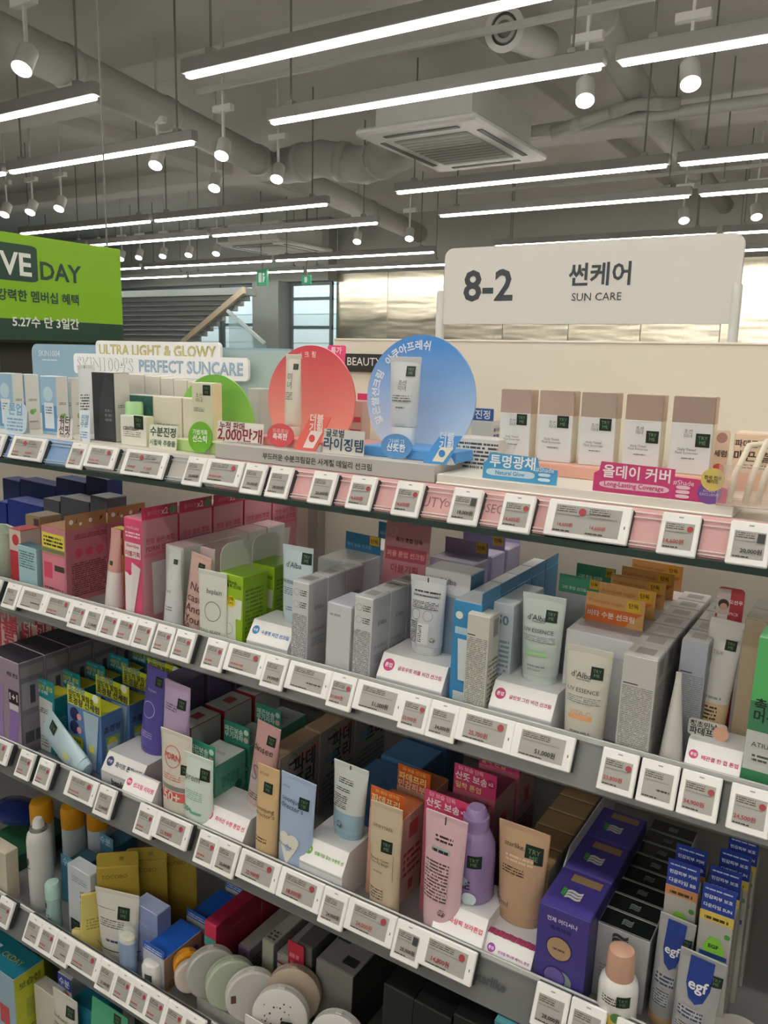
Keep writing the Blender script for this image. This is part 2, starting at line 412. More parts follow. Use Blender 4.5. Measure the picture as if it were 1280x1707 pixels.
# ducts
def duct(name, pts, r, lab, cat, bands=()):
    t = thing(name, lab, cat, pts[0]); base = Vector(pts[0])
    tubepath('pipe_run', [Vector(p) - base for p in pts], r, pipe, t, N=20)
    for a_, b_ in zip(pts[:-1], pts[1:]):
        a_, b_ = Vector(a_), Vector(b_); d = (b_ - a_).normalized()
        tubepath('joint_collar', [a_ - base - d * .05 + (b_ - a_) * .5, a_ - base + d * .05 + (b_ - a_) * .5], r * 1.08, pipe, t, N=20)
    return t
zz = CZ + 2.1
duct('air_duct', [(-5.45, 3.3, zz), (-5.5, 3.68, zz), (-5.75, 4.9, zz), (-6.05, 6.2, zz), (-6.5, 8.26, zz), (-7.3, 12.6, zz)], .15, 'thick pale round duct running diagonally across the ceiling', 'duct')
duct('drain_pipe', [(-1.9, 5.0, CZ + 2.3), (-2.12, 6.6, CZ + 2.3), (-2.29, 8.4, CZ + 2.3), (-2.47, 13.2, CZ + 2.3)], .12, 'pale round pipe running away above the aisle sign', 'pipe')
duct('flexible_duct', [(-6.2, 7.6, zz), (-5.6, 7.5, zz), (-5.1, 7.6, zz - .1), (-4.4, 7.2, zz - .1)], .19, 'fat flexible duct leading to the ceiling cassette', 'duct')
duct('sprinkler_pipe', [(-4.1, 7.6, CZ + 2.12), (-3.6, 7.6, CZ + 2.12), (-2.3, 7.6, CZ + 2.12), (2, 7.6, CZ + 2.12)], .05, 'thin pale pipe crossing the ceiling behind the big duct', 'pipe')
duct('cable_pipe', [(-9, 3.1, CZ + 2.2), (-3.8, 3.0, CZ + 2.2), (0, 2.95, CZ + 2.25), (4, 2.9, CZ + 2.25)], .11, 'long pale pipe above the nearest hanging lights', 'pipe')
duct('curved_pipe', [(-2.9, 7.3, CZ + 2.0), (-2.5, 7.35, CZ + 2.1), (-2.15, 7.3, CZ + 2.14), (-1.85, 7.5, CZ + 2.16)], .05, 'short curved hose above the white aisle sign', 'pipe')
nz_ = thing('air_nozzle', 'round white ceiling air nozzle with a dark cone centre', 'air vent', (-2.54, 5.48, CZ + 2.2))
nz_.rotation_euler = (math.radians(100), 0, 0)
loft('barrel', [(-.7, .11, .11), (0, .11, .11), (.015, .14, .14), (.04, .145, .145), (.04, .10, .10)], M('bdbdb9', .6), nz_, cap1=False)
loft('cone', [(.0, .10, .10), (.01, .08, .08), (.035, .03, .03)], M('6f6f6c', .6), nz_)
loft('ring', [(.02, .085, .085), (.036, .08, .08), (.036, .055, .055), (.02, .06, .06)], M('a3a39f', .6), nz_, cap0=False, cap1=False)
def cassette(c, w, d, lab):
    t = thing('ceiling_cassette', lab, 'air conditioner', c)
    rbox('unit_box', w * .8, d * .8, .3, white, t, (0, 0, .06)); rbox('fascia', w, d, .06, M('d2d2ce', .5), t, (0, 0, 0), c=.02)
    rbox('grille', w * .62, d * .62, .012, M('8e8e8b', .6), t, (0, 0, -.01), c=.004)
    for i in range(11):
        rbox('grille_slat', w * .6, .012, .008, M('b9b9b5', .6), t, (0, d * (-.28 + .056 * i), -.016), c=.002)
    for s in (-1, 1):
        rbox('louvre', w * .62, .05, .008, M('4c4c4a', .6), t, (0, s * d * .41, -.006)); rbox('louvre', .05, d * .62, .008, M('4c4c4a', .6), t, (s * w * .41, 0, -.006))
cassette((-3.53, 6.68, CZ + 1.8), 1.12, 1.5, 'white ceiling air conditioner cassette with perforated grille')
cassette((-9.5, 11.4, CZ + 1.8), 1.4, 1.5, 'distant white ceiling cassette left of the steel wall')
def exit_sign(px, py, px1, py1, Y, lab, txt):
    a_ = on_y(px, py, Y); b_ = on_y(px1, py1, Y); W_, H_ = b_.x - a_.x, a_.z - b_.z
    t = thing('exit_sign', lab, 'sign', ((a_.x + b_.x) / 2, Y, b_.z))
    rbox('case', W_, .05, H_, M('2fa27c', .4), t); rbox('hanger', .02, .02, ZC - b_.z - H_, wire, t, (0, 0, H_))
    decor(t, flat(W_, H_, -.025), txt)
exit_sign(429, 450, 446, 476, 12, 'green hanging emergency exit sign with white pictogram', [('g', [(.2, .2), (.5, .2), (.5, .8), (.2, .8)], 'd8f2e6'), ('o', .68, .7, .1, 'd8f2e6'), ('g', [(.6, .2), (.72, .2), (.85, .55), (.6, .6)], 'd8f2e6')])
exit_sign(504, 459, 518, 474, 12, 'small green exit sign on the far lintel', [('o', .5, .62, .18, 'c8efe0'), ('g', [(.35, .2), (.6, .2), (.7, .5), (.35, .5)], 'c8efe0')])

# ---------------------------------------------------------------- green promotion banner, dark fixture below it
XG = -2.9
def on_x(px, py, X):
    r = ray(px, py); return r * (X / r.x) + Vector((0, 0, CZ))
q = [on_x(197, 424, XG), on_x(204, 568, XG), on_x(0, 375, XG)]
y1 = q[0].y; y0 = y1 - 1.15; z1_ = q[0].z + .02; z0_ = on_x(204, 572, XG).z; W_, H_ = y1 - y0, z1_ - z0_
gs = thing('promotion_banner', 'lime green hanging promotion banner with dark green lettering', 'sign', (XG, (y0 + y1) / 2, z0_), (math.radians(0), 0, PI / 2))
rbox('board', W_, .03, H_, M('8cc41a', .5), gs, c=.002)
zp = lambda px, py: ((on_x(px, py, XG).y - y0) / W_, (on_x(px, py, XG).z - z0_) / H_)
fb = flat(W_, H_, -.015)
u1, v1 = zp(60, 472)
decor(gs, fb, [('r', 0, 0, 1, zp(203, 541)[1] * .98, '2a4a3c'), ('g', rrect(.5, zp(60, 412)[1] - v1, .03, x0=u1 - .5, z0=v1), '2a4a3c'),
               ('t', zp(22, 440)[0], zp(22, 440)[1], .115, 'VE', 'f2f5ee'), ('t', zp(98, 455)[0], zp(98, 455)[1], .165, 'DAY', '2a4a3c'),
               ('t', zp(56, 495)[0] - .01, zp(56, 495)[1], .36, '의 강력한 멤버십 혜택', '2a4a3c'), ('t', zp(74, 538)[0], zp(74, 538)[1], .26, '5.27수 단 3일간', 'eef4ea')])
for s in (-.45, .45): rbox('hanging_wire', .006, .006, ZC - z1_, wire, gs, (W_ * s, 0, H_))
dk = thing('dark_gondola', 'dark display fixture standing below the green banner', 'display', (-3.52, 2.35, 0))
DKH = on_x(20, 558, -2.97).z
rbox('carcass', 1.1, .9, DKH - .03, M('3a3a36', .6), dk); rbox('top_cap', 1.14, .94, .03, M('4a4a45', .5), dk, (0, 0, DKH - .03)); 
for k in range(4): rbox('shelf_edge', 1.1, .02, .05, M('85857f', .5), dk, (0, -.46, .2 + .36 * k))
sp_ = on_x(16, 552, -3.0)
dk2 = thing('strip_display', 'small yellow and orange strip card under the green banner', 'card', (-3.02, sp_.y - .06, DKH + .001), (0, 0, PI / 2))
hh2 = max(.02, sp_.z - DKH)
rbox('card', .3, .004, .024, M('d8d05a', .5), dk2, (0, 0, hh2 - .012)); rbox('stripe', .3, .005, .010, M('e0793a', .5), dk2, (0, 0, hh2 - .006)); rbox('support', .02, .004, hh2 - .011, M('4a4a45'), dk2)

# ================================================================ gondola and shelves
SH = {'A': (1.075, 1.408, 1.410), 'B': (1.02, 1.0882, 1.062), 'C': (.955, .748, .722), 'D': (.90, .416, .390), 'E': (.86, .09, .083)}
YB = 1.56; XL, XR = -2.6, .75
gd = thing('shop_gondola', 'tall cream-backed shop gondola that carries all the product shelves', 'shelving', (0, YB, 0))
cream = M('d9d2c2', .6, var=.02)
rbox('back_panel', XR - XL, .03, 1.335, M('cfc9bb', .6, var=.02), gd, ((XL + XR) / 2, .015, .02))
for x in (XL, -1.16, XR): rbox('upright', .03, .03, 1.335, M('a9a8a3', .4, metal=.6), gd, (x, -.016, .02))
pn = thing('base_plinth', 'dark grey plinth at the foot of the gondola', 'plinth', ((XL + XR) / 2, YB - .36, 0)); rbox('plinth', XR - XL, .64, .066, M('6b6b67', .5), pn); rbox('kick_strip', XR - XL, .004, .05, M('4b4b48', .5), pn, (0, -.323, .008))
px0 = x_at(569, YB, 1.64)
hp = thing('header_panel', 'cream header board rising behind the top shelf', 'board', ((px0 + XR) / 2, YB - .02, SH['A'][2] - .04))
zt_ = on_y(900, 571, YB - .02).z
rbox('board', XR - px0, .016, zt_ - SH['A'][2] + .04, M('dfd8c8', .55, var=.02), hp)
rbox('edge_cap', XR - px0, .02, .004, M('efe9db', .5), hp, (0, 0, zt_ - SH['A'][2] + .04))
# black name plate on the header
a = on_y(569, 589, YB - .035); b = on_y(672, 622, YB - .035)
npl = thing('name_plate', 'black name plate with white serif letters on the cream header', 'sign', ((a.x + b.x) / 2 + .06, YB - .032, a.z - .04))
rbox('plate', b.x - a.x + .12, .006, .04, M('2b2b2b', .4), npl); decor(npl, flat(b.x - a.x + .12, .04, -.003), [('t', .46, .5, .8, 'BEAUTY OF JOSEON', 'f0eee8', 0, False)])
# aisle sign 8-2
YS = YB + .05
a = on_y(744, 425, YS); b = on_y(1240, 540, YS); c_ = on_y(1243, 397, YS)
W_, H_ = c_.x - a.x, a.z - b.z + .012
sg = thing('aisle_sign', 'large white aisle sign reading 8-2 above the shelves', 'sign', ((a.x + c_.x) / 2, YS, b.z), (0, 0, 0))
plate('board', rrect(W_, H_, .02, corners=(0, 0, 1, 1)), .012, M('d4d2cc', .5, var=.02), sg, (0, -.006, 0))
decor(sg, flat(W_, H_, -.006), [('t', .175, .5, .19, '8-2', '3a4148'), ('t', .57, .60, .205, '썬케어', '3a4148'), ('t', .565, .33, .165, 'SUN CARE', '3a4148', 0, False)])
for px in (736, 1228):
    x = on_y(px, 500, YS).x
    loft('post', [(1.0, .009, .009), (b.z + H_ * .42, .009, .009), (b.z + H_ * .42 + .004, .007, .007)], M('c9c8c3', .4), sg, loc=(x - sg.location.x, -.004, -b.z))
# blue centella header board on the left
a = on_y(50, 573, YB - .03); b = on_y(484, 586, YB - .03)
hb = thing('blue_header', 'pale blue header board with rounded corner behind the white cartons', 'board', ((a.x + b.x) / 2, YB - .02, SH['A'][2] - .04))
W_, H_ = b.x - a.x, a.z - SH['A'][2] + .04
plate('board', rrect(W_, H_, .025, corners=(0, 0, 0, 1)), .012, M('8fb0c6', .5), hb, (0, -.006, 0))
plate('board_extension', [(W_ * .2, 0), (W_ / 2, 0), (W_ / 2, H_ - .005), (W_ * .2, H_ - .005)], .006, M('a9bdbb', .5), hb, (0, -.0125, 0))
decor(hb, flat(W_, H_, -.007), [('t', .085, 1 - .045 / H_ * .6, .1, 'SKIN1004', 'dfe8ee', 0, False), ('p', .05, .80, .12, .83, 1, '8fb0c6', 'd4e0e8')])
# cut-out slogan
YU = YB - .06
def cutout(lines, label, name='slogan_cutout'):
    xs = [on_y(l[0], l[2], YU).x for l in lines] + [on_y(l[1], l[2], YU).x for l in lines]
    x0, x1 = min(xs), max(xs); zb = on_y(lines[-1][0], lines[-1][3], YU).z - .012
    t = thing(name, label, 'sign', ((x0 + x1) / 2, YU, zb))
    for k, (pa, pb, ya, yb_, parts) in enumerate(lines):
        A = on_y(pa, ya, YU); B = on_y(pb, ya, YU); zlo = on_y(pa, yb_, YU).z
        w_ = B.x - A.x; h_ = A.z - zlo
        pl = plate('backing', rrect(w_ + .02, h_ + .014, .012, x0=-w_ / 2 - .01, z0=-.007), .008, M('f1f2f4', .5), t, ((A.x + B.x) / 2 - (x0 + x1) / 2, -.004 * k, zlo - zb))
        fc = Face(w_, h_, lambda u, v, e, k=k: (u, -e, v))
        for s, u, wf, c, ol in parts:
            vs, fs, tw, th = glyphs(s, True); q_ = wf * w_ / tw
            decor(pl, fc, [('t', u, .5, wf, s, ol)])
            decor(pl, Face(w_, h_, lambda u2, v2, e: (u2, -e - .0008, v2)), [('t', u, .5, wf * glyphs(s, False)[2] / tw, s, c, 0, False)])
    rbox('stay', .02, .004, zb + .03 - SH['A'][2], M('dfe3e6'), t, (0, .012, SH['A'][2] - zb))
cutout([(163, 362, 572, 593, [('ULTRA LIGHT & GLOWY', .5, .98, 'd9cc86', '9c9456')]),
        (128, 410, 593, 618, [("SKIN1004'S", .19, .37, 'f4f5f7', '8c9aa8'), ('PERFECT SUNCARE', .70, .58, 'a8c6dd', '6f93b4')])],
       'white cut-out slogan with yellow and blue lettering above the cartons')

# shelves
metal = M('9b9c9d', .4, metal=.2); darkm = M('2e3331', .4)
RAIL = {}
NAMES = {'A': 'top', 'B': 'second', 'C': 'third', 'D': 'fourth', 'E': 'bottom'}
def shelf(k):
    yf, zt, zs = SH[k]
    t = thing('glass_shelf' if k == 'A' else 'metal_shelf', ('dark edged glass shelf at the top of the gondola' if k == 'A' else '%s metal shelf with a clear price rail' % NAMES[k]), 'shelf', ((XL + XR) / 2, yf, zs))
    W_ = XR - XL
    if k == 'A':
        rbox('glass_board', W_, YB - yf - .006, .011, M('2f423e', .08, coat=.3), t, (0, (YB - yf) / 2 - .036, -.0605), c=.001)
        rbox('tray', W_, YB - yf - .06, .048, M('cfcac0', .5), t, (0, (YB - yf) / 2 - .024, -.0485))
    else:
        rbox('board', W_, YB - yf - .04, .012, metal, t, (0, (YB - yf) / 2 - .016, -.012))
        pr = thing('price_rail', 'clear grey price rail along the %s shelf edge' % NAMES[k], 'price rail', ((XL + XR) / 2, yf, zt - .005)); RAIL[k] = pr
        rbox('front_lip', W_, .002, .036, M('c3c5c4', .2, alpha=.55), pr, (0, .0005, -.0235), c=.0005)
        prism('rail_back', [(-.026, -.052), (-.023, -.056), (.002, -.004), (0, .001)], W_, M('77797a' if k == 'B' else '6d6f70', .3), pr)
        prism('rail_top_edge', [(-.003, .0055), (.001, .0055), (.001, .0125), (-.003, .0125)], W_, M('d2d4d3', .2), pr)
    for s in ((-.49, -.02, .49) if k != 'E' else ()):
        prism('bracket', [(.06, -.013 if k != 'A' else -.062), (YB - yf - .035, -.013 if k != 'A' else -.062), (YB - yf - .035, -.06 if k != 'A' else -.11)], .004, metal, t, (W_ * s, 0, 0))
    return t
shelves = {k: shelf(k) for k in 'ABCDE'}
# coloured price rail of the top shelf, in sections
yf, zt, zs = SH['A']
ra = shelves['A']
def rail_sec(px0, px1, col, lab, nm='rail_section'):
    x0 = max(XL, x_at(px0, yf, zt)); x1 = min(XR, x_at(px1, yf, zt)); ra = thing('price_rail', lab, 'price rail', ((XL + XR) / 2, yf, zs)); RAIL['A'] = ra
    prism(nm, [(-.026, -.049), (-.022, -.049), (.002, -.004), (.0, .0)], x1 - x0, M(col, .3, coat=.3), ra, ((x0 + x1) / 2 - ra.location.x, 0, 0))
    for z, y in ((-.006, -.004), (-.012, -.0073), (-.042, -.0235), (-.046, -.0258)):
        rbox('rail_ridge', x1 - x0, .002, .0016, M('f0e4e2' if px0 > 370 else 'c9d6e0', .25), ra, ((x0 + x1) / 2 - ra.location.x, y - .0012, z), c=.0003)
rail_sec(-900, 122, '7f9fc8', 'blue section of the top price rail at the far left'); rail_sec(122.5, 372, 'b9b5ac', 'beige grey section of the top price rail'); rail_sec(372.5, 1600, 'd9a9a8', 'pink section of the top price rail with faint lettering')
ra = RAIL['A']
def on_rail(px, s, wpx):
    x = x_at(px, yf - .012, zt - .025); x1 = x_at(px + wpx, yf - .012, zt - .025)
    f_ = Face(x1 - x, .03, lambda u, v, e: (u, -.013 + (v - .015) * .47 - e - .001, -.026 + v - .015))
    decor(ob('rail_print', None, ra, ((x + x1) / 2 - ra.location.x, 0, 0)), f_, [('t', .5, .5, 1, s, '8a6a68', 0, False)])
on_rail(672, 'BEAUTY', 72); on_rail(790, 'JOSEON', 66); on_rail(742, 'OF', 14)

sl_ = thing('shelf_light', 'slim light bar under the rear of the glass top shelf', 'shelf light', ((XL + XR) / 2, YB - .16, SH['A'][2] - .0625))
rbox('housing', XR - XL - .1, .03, .01, M('c9c9c5', .4), sl_, (0, 0, -.0105)); rbox('diffuser', XR - XL - .12, .02, .003, M('fff6ea', .5, emit=6.5, var=0), sl_, (0, 0, -.0138))
# ---------------------------------------------------------------- electronic price tags
SZ = {'P': (.048, .0555), 'L': (.088, .047), 'X': (.115, .052)}
TLT = math.radians(-25)
scr = M('a9a7a0', .3, coat=.25, var=.02)
_ti = {}
def mk_tag(sz, price, red, badge):
    W_, H_ = SZ[sz]
    key = (sz, price, red, badge)
    if key in _ti: return copy_tree(_ti[key])
    t = ob('price_tag', None)
    rbox('holder', W_ + .001, .008, H_ - .002, M('35393a', .5), t, (0, .0085, .001))
    vs, fs = g_rbox(W_, .007, H_, .0014); ob('case', mesh('case', vs, fs, M('f2f1ee', .25, coat=.3, var=.01)), t)
    iw, ih = (W_ - .012, H_ - .021) if sz == 'P' else (W_ - .024, H_ - .013)
    z0 = .0085 if sz == 'P' else .0065
    sc_ = rbox('screen', iw, .0006, ih, scr, t, (0, -.0036, z0), c=.0002)
    rbox('sensor', .006, .0005, .0016, M('9d9c98'), t, (0, -.0036, H_ - .006)) if sz == 'P' else rbox('sensor', .0014, .0005, .004, M('55544f'), t, (W_ / 2 - .006, -.0036, H_ * .4))
    f_ = Face(iw, ih, lambda u, v, e: (u, -.0004 - e, v))
    halves = ((0, 1),) if sz != 'X' else ((0, .5), (.5, 1))
    it = []
    for h0, h1 in halves:
        d_ = h1 - h0
        it += [('p', h0 + .04 * d_, .74, h0 + .66 * d_, .97, 3, 'a9a7a0', '55534f'), ('p', h0 + .04 * d_, .62, h0 + .9 * d_, .68, 1, 'a9a7a0', '84827c'),
               ('p', h0 + .03 * d_, .03, h0 + .55 * d_, .11, 1, 'a9a7a0', '2e2d2b')]
        if price: it.append(('t', h0 + (.6 if not red else .38) * d_, .27, (.68 if sz == 'P' else .46) * d_, price + '원', 'a8484a' if red else '262624'))
        elif red: it.append(('p', h0 + .06 * d_, .2, h0 + .55 * d_, .36, 1, 'a9a7a0', 'b55a56'))
        else: it.append(('p', h0 + .5 * d_, .3, h0 + .95 * d_, .42, 1, 'a9a7a0', '3a3937'))
    if badge == 1: it.append(('o', .87 if sz != 'X' else .42, .78, .11 if sz == 'P' else (.075 if sz == 'L' else .055), 'a63c46'))
    if badge == 2: it.append(('r', .74, .6, .98, .94, '3c3b40'))
    decor(sc_, f_, it)
    _ti[key] = t; return t
TAGS = {
 'A': [(-38, 'X', '', 1, 1), (26, 'X', '', 1, 1), (124, 'P', '', 1, 1), (151, 'L', '', 1, 1), (214, 'X', '20,900', 1, 1), (317, 'P', '20,000', 0, 0), (349, 'L', '', 1, 1), (413, 'P', '30,000', 0, 0),
       (455, 'P', '28,000', 0, 0), (526, 'P', '20,000', 0, 0), (589, 'P', '14,600', 1, 1), (665, 'P', '14,600', 1, 1), (759, 'P', '18,000', 0, 2), (843, 'P', '14,600', 1, 1), (918, 'X', '14,600', 1, 1),
       (1106, 'P', '14,600', 1, 1), (1220, 'P', '20,000', 0, 2)],
 'B': [(-33, 'L', '', 0, 0), (16, 'P', '', 0, 0), (40, 'L', '', 0, 0), (82.5, 'L', '', 1, 1), (126, 'P', '', 1, 1), (151, 'P', '21,000', 0, 0), (178, 'P', '', 1, 1), (204, 'P', '', 1, 1), (233, 'P', '', 1, 1),
       (265.5, 'P', '', 1, 1), (298, 'P', '', 1, 1), (349, 'P', '', 1, 1), (384, 'L', '', 1, 1), (447, 'P', '34,000', 0, 0), (486, 'L', '', 0, 0), (557, 'P', '21,800', 1, 1), (599, 'L', '51,000', 0, 0),
       (676, 'P', '22,900', 1, 1), (722, 'P', '34,000', 0, 0), (769.5, 'L', '25,700', 1, 1), (861, 'L', '51,000', 0, 0), (1007, 'P', '23,800', 1, 1), (1072, 'P', '', 0, 0), (1139, 'P', '34,900', 1, 1), (1221, 'P', '24,500', 1, 1)],
 'C': [(-18, 'L', '', 1, 1), (38, 'P', '', 1, 1), (69, 'P', '', 1, 1), (118.6, 'L', '', 1, 1), (169, 'P', '22,000', 0, 0), (236, 'P', '', 1, 1), (265, 'L', '22,900', 1, 1), (336, 'P', '', 1, 1), (368, 'P', '25,000', 0, 0),
       (405, 'L', '22,900', 1, 1), (472, 'L', '18,900', 1, 1), (543.6, 'P', '24,000', 0, 0), (585, 'L', '24,000', 1, 1), (665, 'P', '25,000', 0, 2), (708, 'L', '14,800', 1, 1), (897, 'P', '28,000', 0, 0), (955, 'P', '', 0, 0), (1030, 'P', '', 0, 0)],
 'D': [(4, 'P', '', 1, 1), (51.6, 'P', '', 0, 0), (75, 'P', '', 1, 1), (100, 'P', '', 0, 0), (124, 'L', '', 1, 1), (172, 'P', '21,000', 0, 0), (199, 'P', '', 1, 1), (226, 'P', '', 1, 1), (253, 'P', '', 1, 1), (283, 'P', '', 1, 1), (313, 'P', '', 0, 0)],
}
for k, lst in TAGS.items():
    yf, zt, zs = SH[k]
    for n, (px, sz, price, red, badge) in enumerate(lst):
        W_, H_ = SZ[sz]; x = x_at(px, yf - .013, CZ + (zt - CZ) * (yf - .013) / yf) + W_ / 2
        t = mk_tag(sz, price, red, badge)
        yt_ = yf - .013; zz_ = CZ + (zt - CZ) * yt_ / yf; t.location = (x, yt_ - H_ * math.sin(-TLT), zz_ - H_ * math.cos(TLT)); t.rotation_euler = (TLT, 0, 0)
        shp = {'P': 'upright', 'L': 'wide', 'X': 'extra wide'}[sz]
        tag(t, '%s white price tag on the %s shelf%s, %s from the left' % (shp, NAMES[k], (' reading ' + price) if price else (' with red dot' if badge == 1 else ''), ORD[n]), 'price tag', 'electronic price tags on the %s shelf' % NAMES[k])

# ================================================================ product builders
CUR = {'zb': None}
def fit(sh, dy, xl, yt, xr, zb=None):
    yf, zt, zs = SH[sh]; Y = yf + dy; p = on_y(xl, yt, Y)
    return p.x, x_at(xr, Y, p.z), (zs if zb is None else zb), p.z, Y
def header(root, w, d, h, hd):
    """hd: (height, colour, items, mode, [width factor])  mode b back, f front, s along the right side"""
    hh, col, items, mode = hd[:4]; wf = hd[4] if len(hd) > 4 else 1
    if mode == 'l':
        L_ = d * wf; hc = plate('header_board', rrect(L_, hh, hh * .45, corners=(0, 0, 1, 1)), .0012, M(col, .45), root, (-w / 2 + .001, L_ / 2 - d / 2, h), (0, 0, PI / 2))
    elif mode == 's':
        hc = rbox('header_card', .0012, d * .98, hh, M(col, .4), root, (w / 2 - .001, 0, h), c=.0003)
        decor(hc, Face(d * .98, hh, lambda u, v, e: (.0006 + e, u, v)), items)
    else:
        hc = rbox('header_card', w * wf * .99, .0012, hh, M(col, .4), root, (0, (-d / 2 + .001) if mode == 'f' else d / 2 - .001, h), c=.0003)
        decor(hc, flat(w * wf * .99, hh, -.0006), items)
def carton_at(name, label, cat, X0, X1, zb, z1, Y, d, col, f=(), s=(), t=(), side=None, top=None, hd=None, rot=(0, 0, 0), grp=None, rough=.42, n=1, step=None, lw='in its row', stepx=0):
    w, h = X1 - X0, z1 - zb
    root = thing(name, label, cat, ((X0 + X1) / 2 - h * math.sin(rot[1]), Y + d / 2, zb), rot, grp)
    vs, fs = g_rbox(w, d, h); ob('body', mesh('body', vs, fs, M(col, rough)), root)
    ff, sf = flat(w, h, -d / 2), Face(d, h, lambda u, v, e: (w / 2 + e, u, v))
    tf = Face(w, d, lambda u, v, e: (u, v - d / 2, h + .0011 + e))
    rbox('tuck_flap', w * .97, d * .96, .0011, M(top or col, rough), root, (0, 0, h), c=.0004)
    if side:
        decor(root, sf, [('r', .01, .005, .99, .995, side)])
    s = list(s)
    decor(root, Face(d, h, lambda u, v, e: (w / 2 + .0004 + e, u, v)), s)
    decor(root, ff, list(f)); decor(root, tf, list(t))
    if hd: header(root, w, d, h, hd)
    for k in range(1, n):
        c = copy_tree(root); c.location.y += (step or d + .0015) * k; c.location.x += stepx * k
        c['label'] = label + ', %s %s' % (ORD[k], lw)
    if n > 1: root['label'] = label + ', front one ' + lw
    return root
def carton(name, label, sh, dy, xl, yt, xr, d, col, zb=None, cat='carton', **k):
    X0, X1, zb, z1, Y = fit(sh, dy, xl, yt, xr, zb)
    if sh in 'BCD' and 'rot' not in k: k['rot'] = (0, math.radians(2.0 if xl < 700 else 1.0), 0)
    if k.get('n', 1) > 1 and 'grp' not in k: k['grp'] = 'row of ' + label
    return carton_at(name, label, cat, X0, X1, zb, z1, Y, d, col, **k)
def tube(name, label, sh, dy, xl, yt, xr, col, zb=None, d=.03, cap=(.02, 'e8e8e4'), wb=.86, f=(), lean=0, roll=0, rz=0, rough=.35, bands=(), coat=.15, crimp=None, cat='tube', metal=0.0):
    """squeeze tube standing on its cap, crimped end up"""
    X0, X1, zb, z1, Y = fit(sh, dy, xl, yt, xr, zb)
    w, h = X1 - X0, z1 - zb
    root = thing(name, label, cat, ((X0 + X1) / 2 - h * math.sin(math.radians(roll)), Y + d / 2, zb), (math.radians(-lean), math.radians(roll), math.radians(rz)))
    ch, cc = cap; cr = .009
    def ab(z):
        q = max(0, min(1, (z - ch) / (h - cr - ch)))
        return (wb * w / 2 + (1 - wb) * w / 2 * q, max(.0012, d / 2 * (1 - q ** 1.6) + .0012 * q))
    zs_ = [ch + (h - cr - ch) * i / 14 for i in range(15)]
    loft('body', [(ch, ab(ch)[0] * .96, ab(ch)[1] * .96)] + [(z + .0008, *ab(z)) for z in zs_], M(col, rough, coat=coat, metal=metal), root)
    rbox('crimp', w, .0022, cr, M(crimp or col, rough, metal=metal), root, (0, 0, h - cr), c=.0006)
    a0, b0 = ab(ch)
    loft('cap', [(0, a0 * .9, b0 * .9), (.002, a0 * .95, b0 * .95), (ch - .001, a0 * .97, b0 * .97), (ch, a0 * .93, b0 * .93)], M(cc, .35, metal=metal * .5), root)
    def fm(u, v, e):
        z = max(ch, min(v, h)); a, b = ab(z)
        q = max(0.0, 1 - (u / (a * 1.001)) ** 2); y = -b * math.sqrt(q)
        if v > h - cr: y = -.0012
        return (u, y - e - .0004, v)
    fc = Face(w, h, fm)
    for v0, v1, c in bands:
        N = 28; P = []
        for j in range(5):
            z = (v0 + (v1 - v0) * j / 4) * h; a, b = ab(z)
            P += [((a + .0003) * math.cos(2 * PI * i / N), (b + .0003) * math.sin(2 * PI * i / N), z) for i in range(N)]
        fs = [(j * N + i, j * N + (i + 1) % N, j * N + N + (i + 1) % N, j * N + N + i) for j in range(4) for i in range(N)]
        ob('colour_band', mesh('colour_band', P, fs, M(c, rough, coat=coat), True), root)
    decor(root, Face(w, h, lambda u, v, e: fm(u, v, e + .0003)), list(f))
    return root
def stand(label, sh, dy, xl, yt, xr, badge, btxt, txt, tcol, d=.085, rise=.022, logo=None, body='dfe0e2', paper='f4f3f1', name='display_stand'):
    """white riser with a sloped label panel; xl yt xr is the upper edge of the slope"""
    yf, zt, zs = SH[sh]; Y = yf + dy + rise; p = on_y(xl, yt, Y); X1 = x_at(xr, Y, p.z); w = X1 - p.x; h = p.z - zs
    root = thing(name, label, 'display stand', ((p.x + X1) / 2, yf + dy, zs)); zf = max(h * .3, h - .034)
    prism('riser', [(0, 0), (0, zf), (rise, h), (d, h), (d, 0)], w, M(body, .4), root)
    sl = math.hypot(rise, h - zf)
    fc = Face(w, sl, lambda u, v, e: (u, rise * v / sl - (h - zf) / sl * (e + .0003), zf + (h - zf) * v / sl + rise / sl * (e + .0003)))
    prism('slot_line', [(-.0004, zf - .003), (-.0004, zf - .002), (.0002, zf - .002), (.0002, zf - .003)], w * .98, M('b6b9be'), root)
    decor(root, fc, [('r', .005, .02, .995, .98, paper), ('o', .14, .54, .085, badge), ('t', .14, .54, .11, btxt, 'f6f2f0'), ('t', .62, .5, .66, txt, tcol)])
    if logo: decor(root, flat(w, zf, -.0004), [('t', .5, .45, .45, logo, '3a3a44')])
    root['top'] = h + zs
    return root
def card(name, label, sh, dy, xl, yt, xr, h=None, yb=None, col='f0efec', items=(), zb=None, lean=6, rz=0, r=.004, shape=None, th=.0016, foot=True, cat='promotion card'):
    X0, X1, zb, z1, Y = fit(sh, dy, xl, yt, xr, zb)
    w, h = X1 - X0, z1 - zb
    root = thing(name, label, cat, ((X0 + X1) / 2, Y, zb), (math.radians(-lean), 0, math.radians(rz)))
    pts = shape(w, h) if shape else rrect(w, h, min(r, w / 3, h / 3))
    plate('card', pts, th, M(col, .4), root)
    if foot: prism('foot', [(th, 0), (th, .012), (th + .016, 0)], w * .5, M('e6ecec', .2, alpha=.6), root, (0, 0, 0))
    decor(root, flat(w, h, 0), list(items)); return root
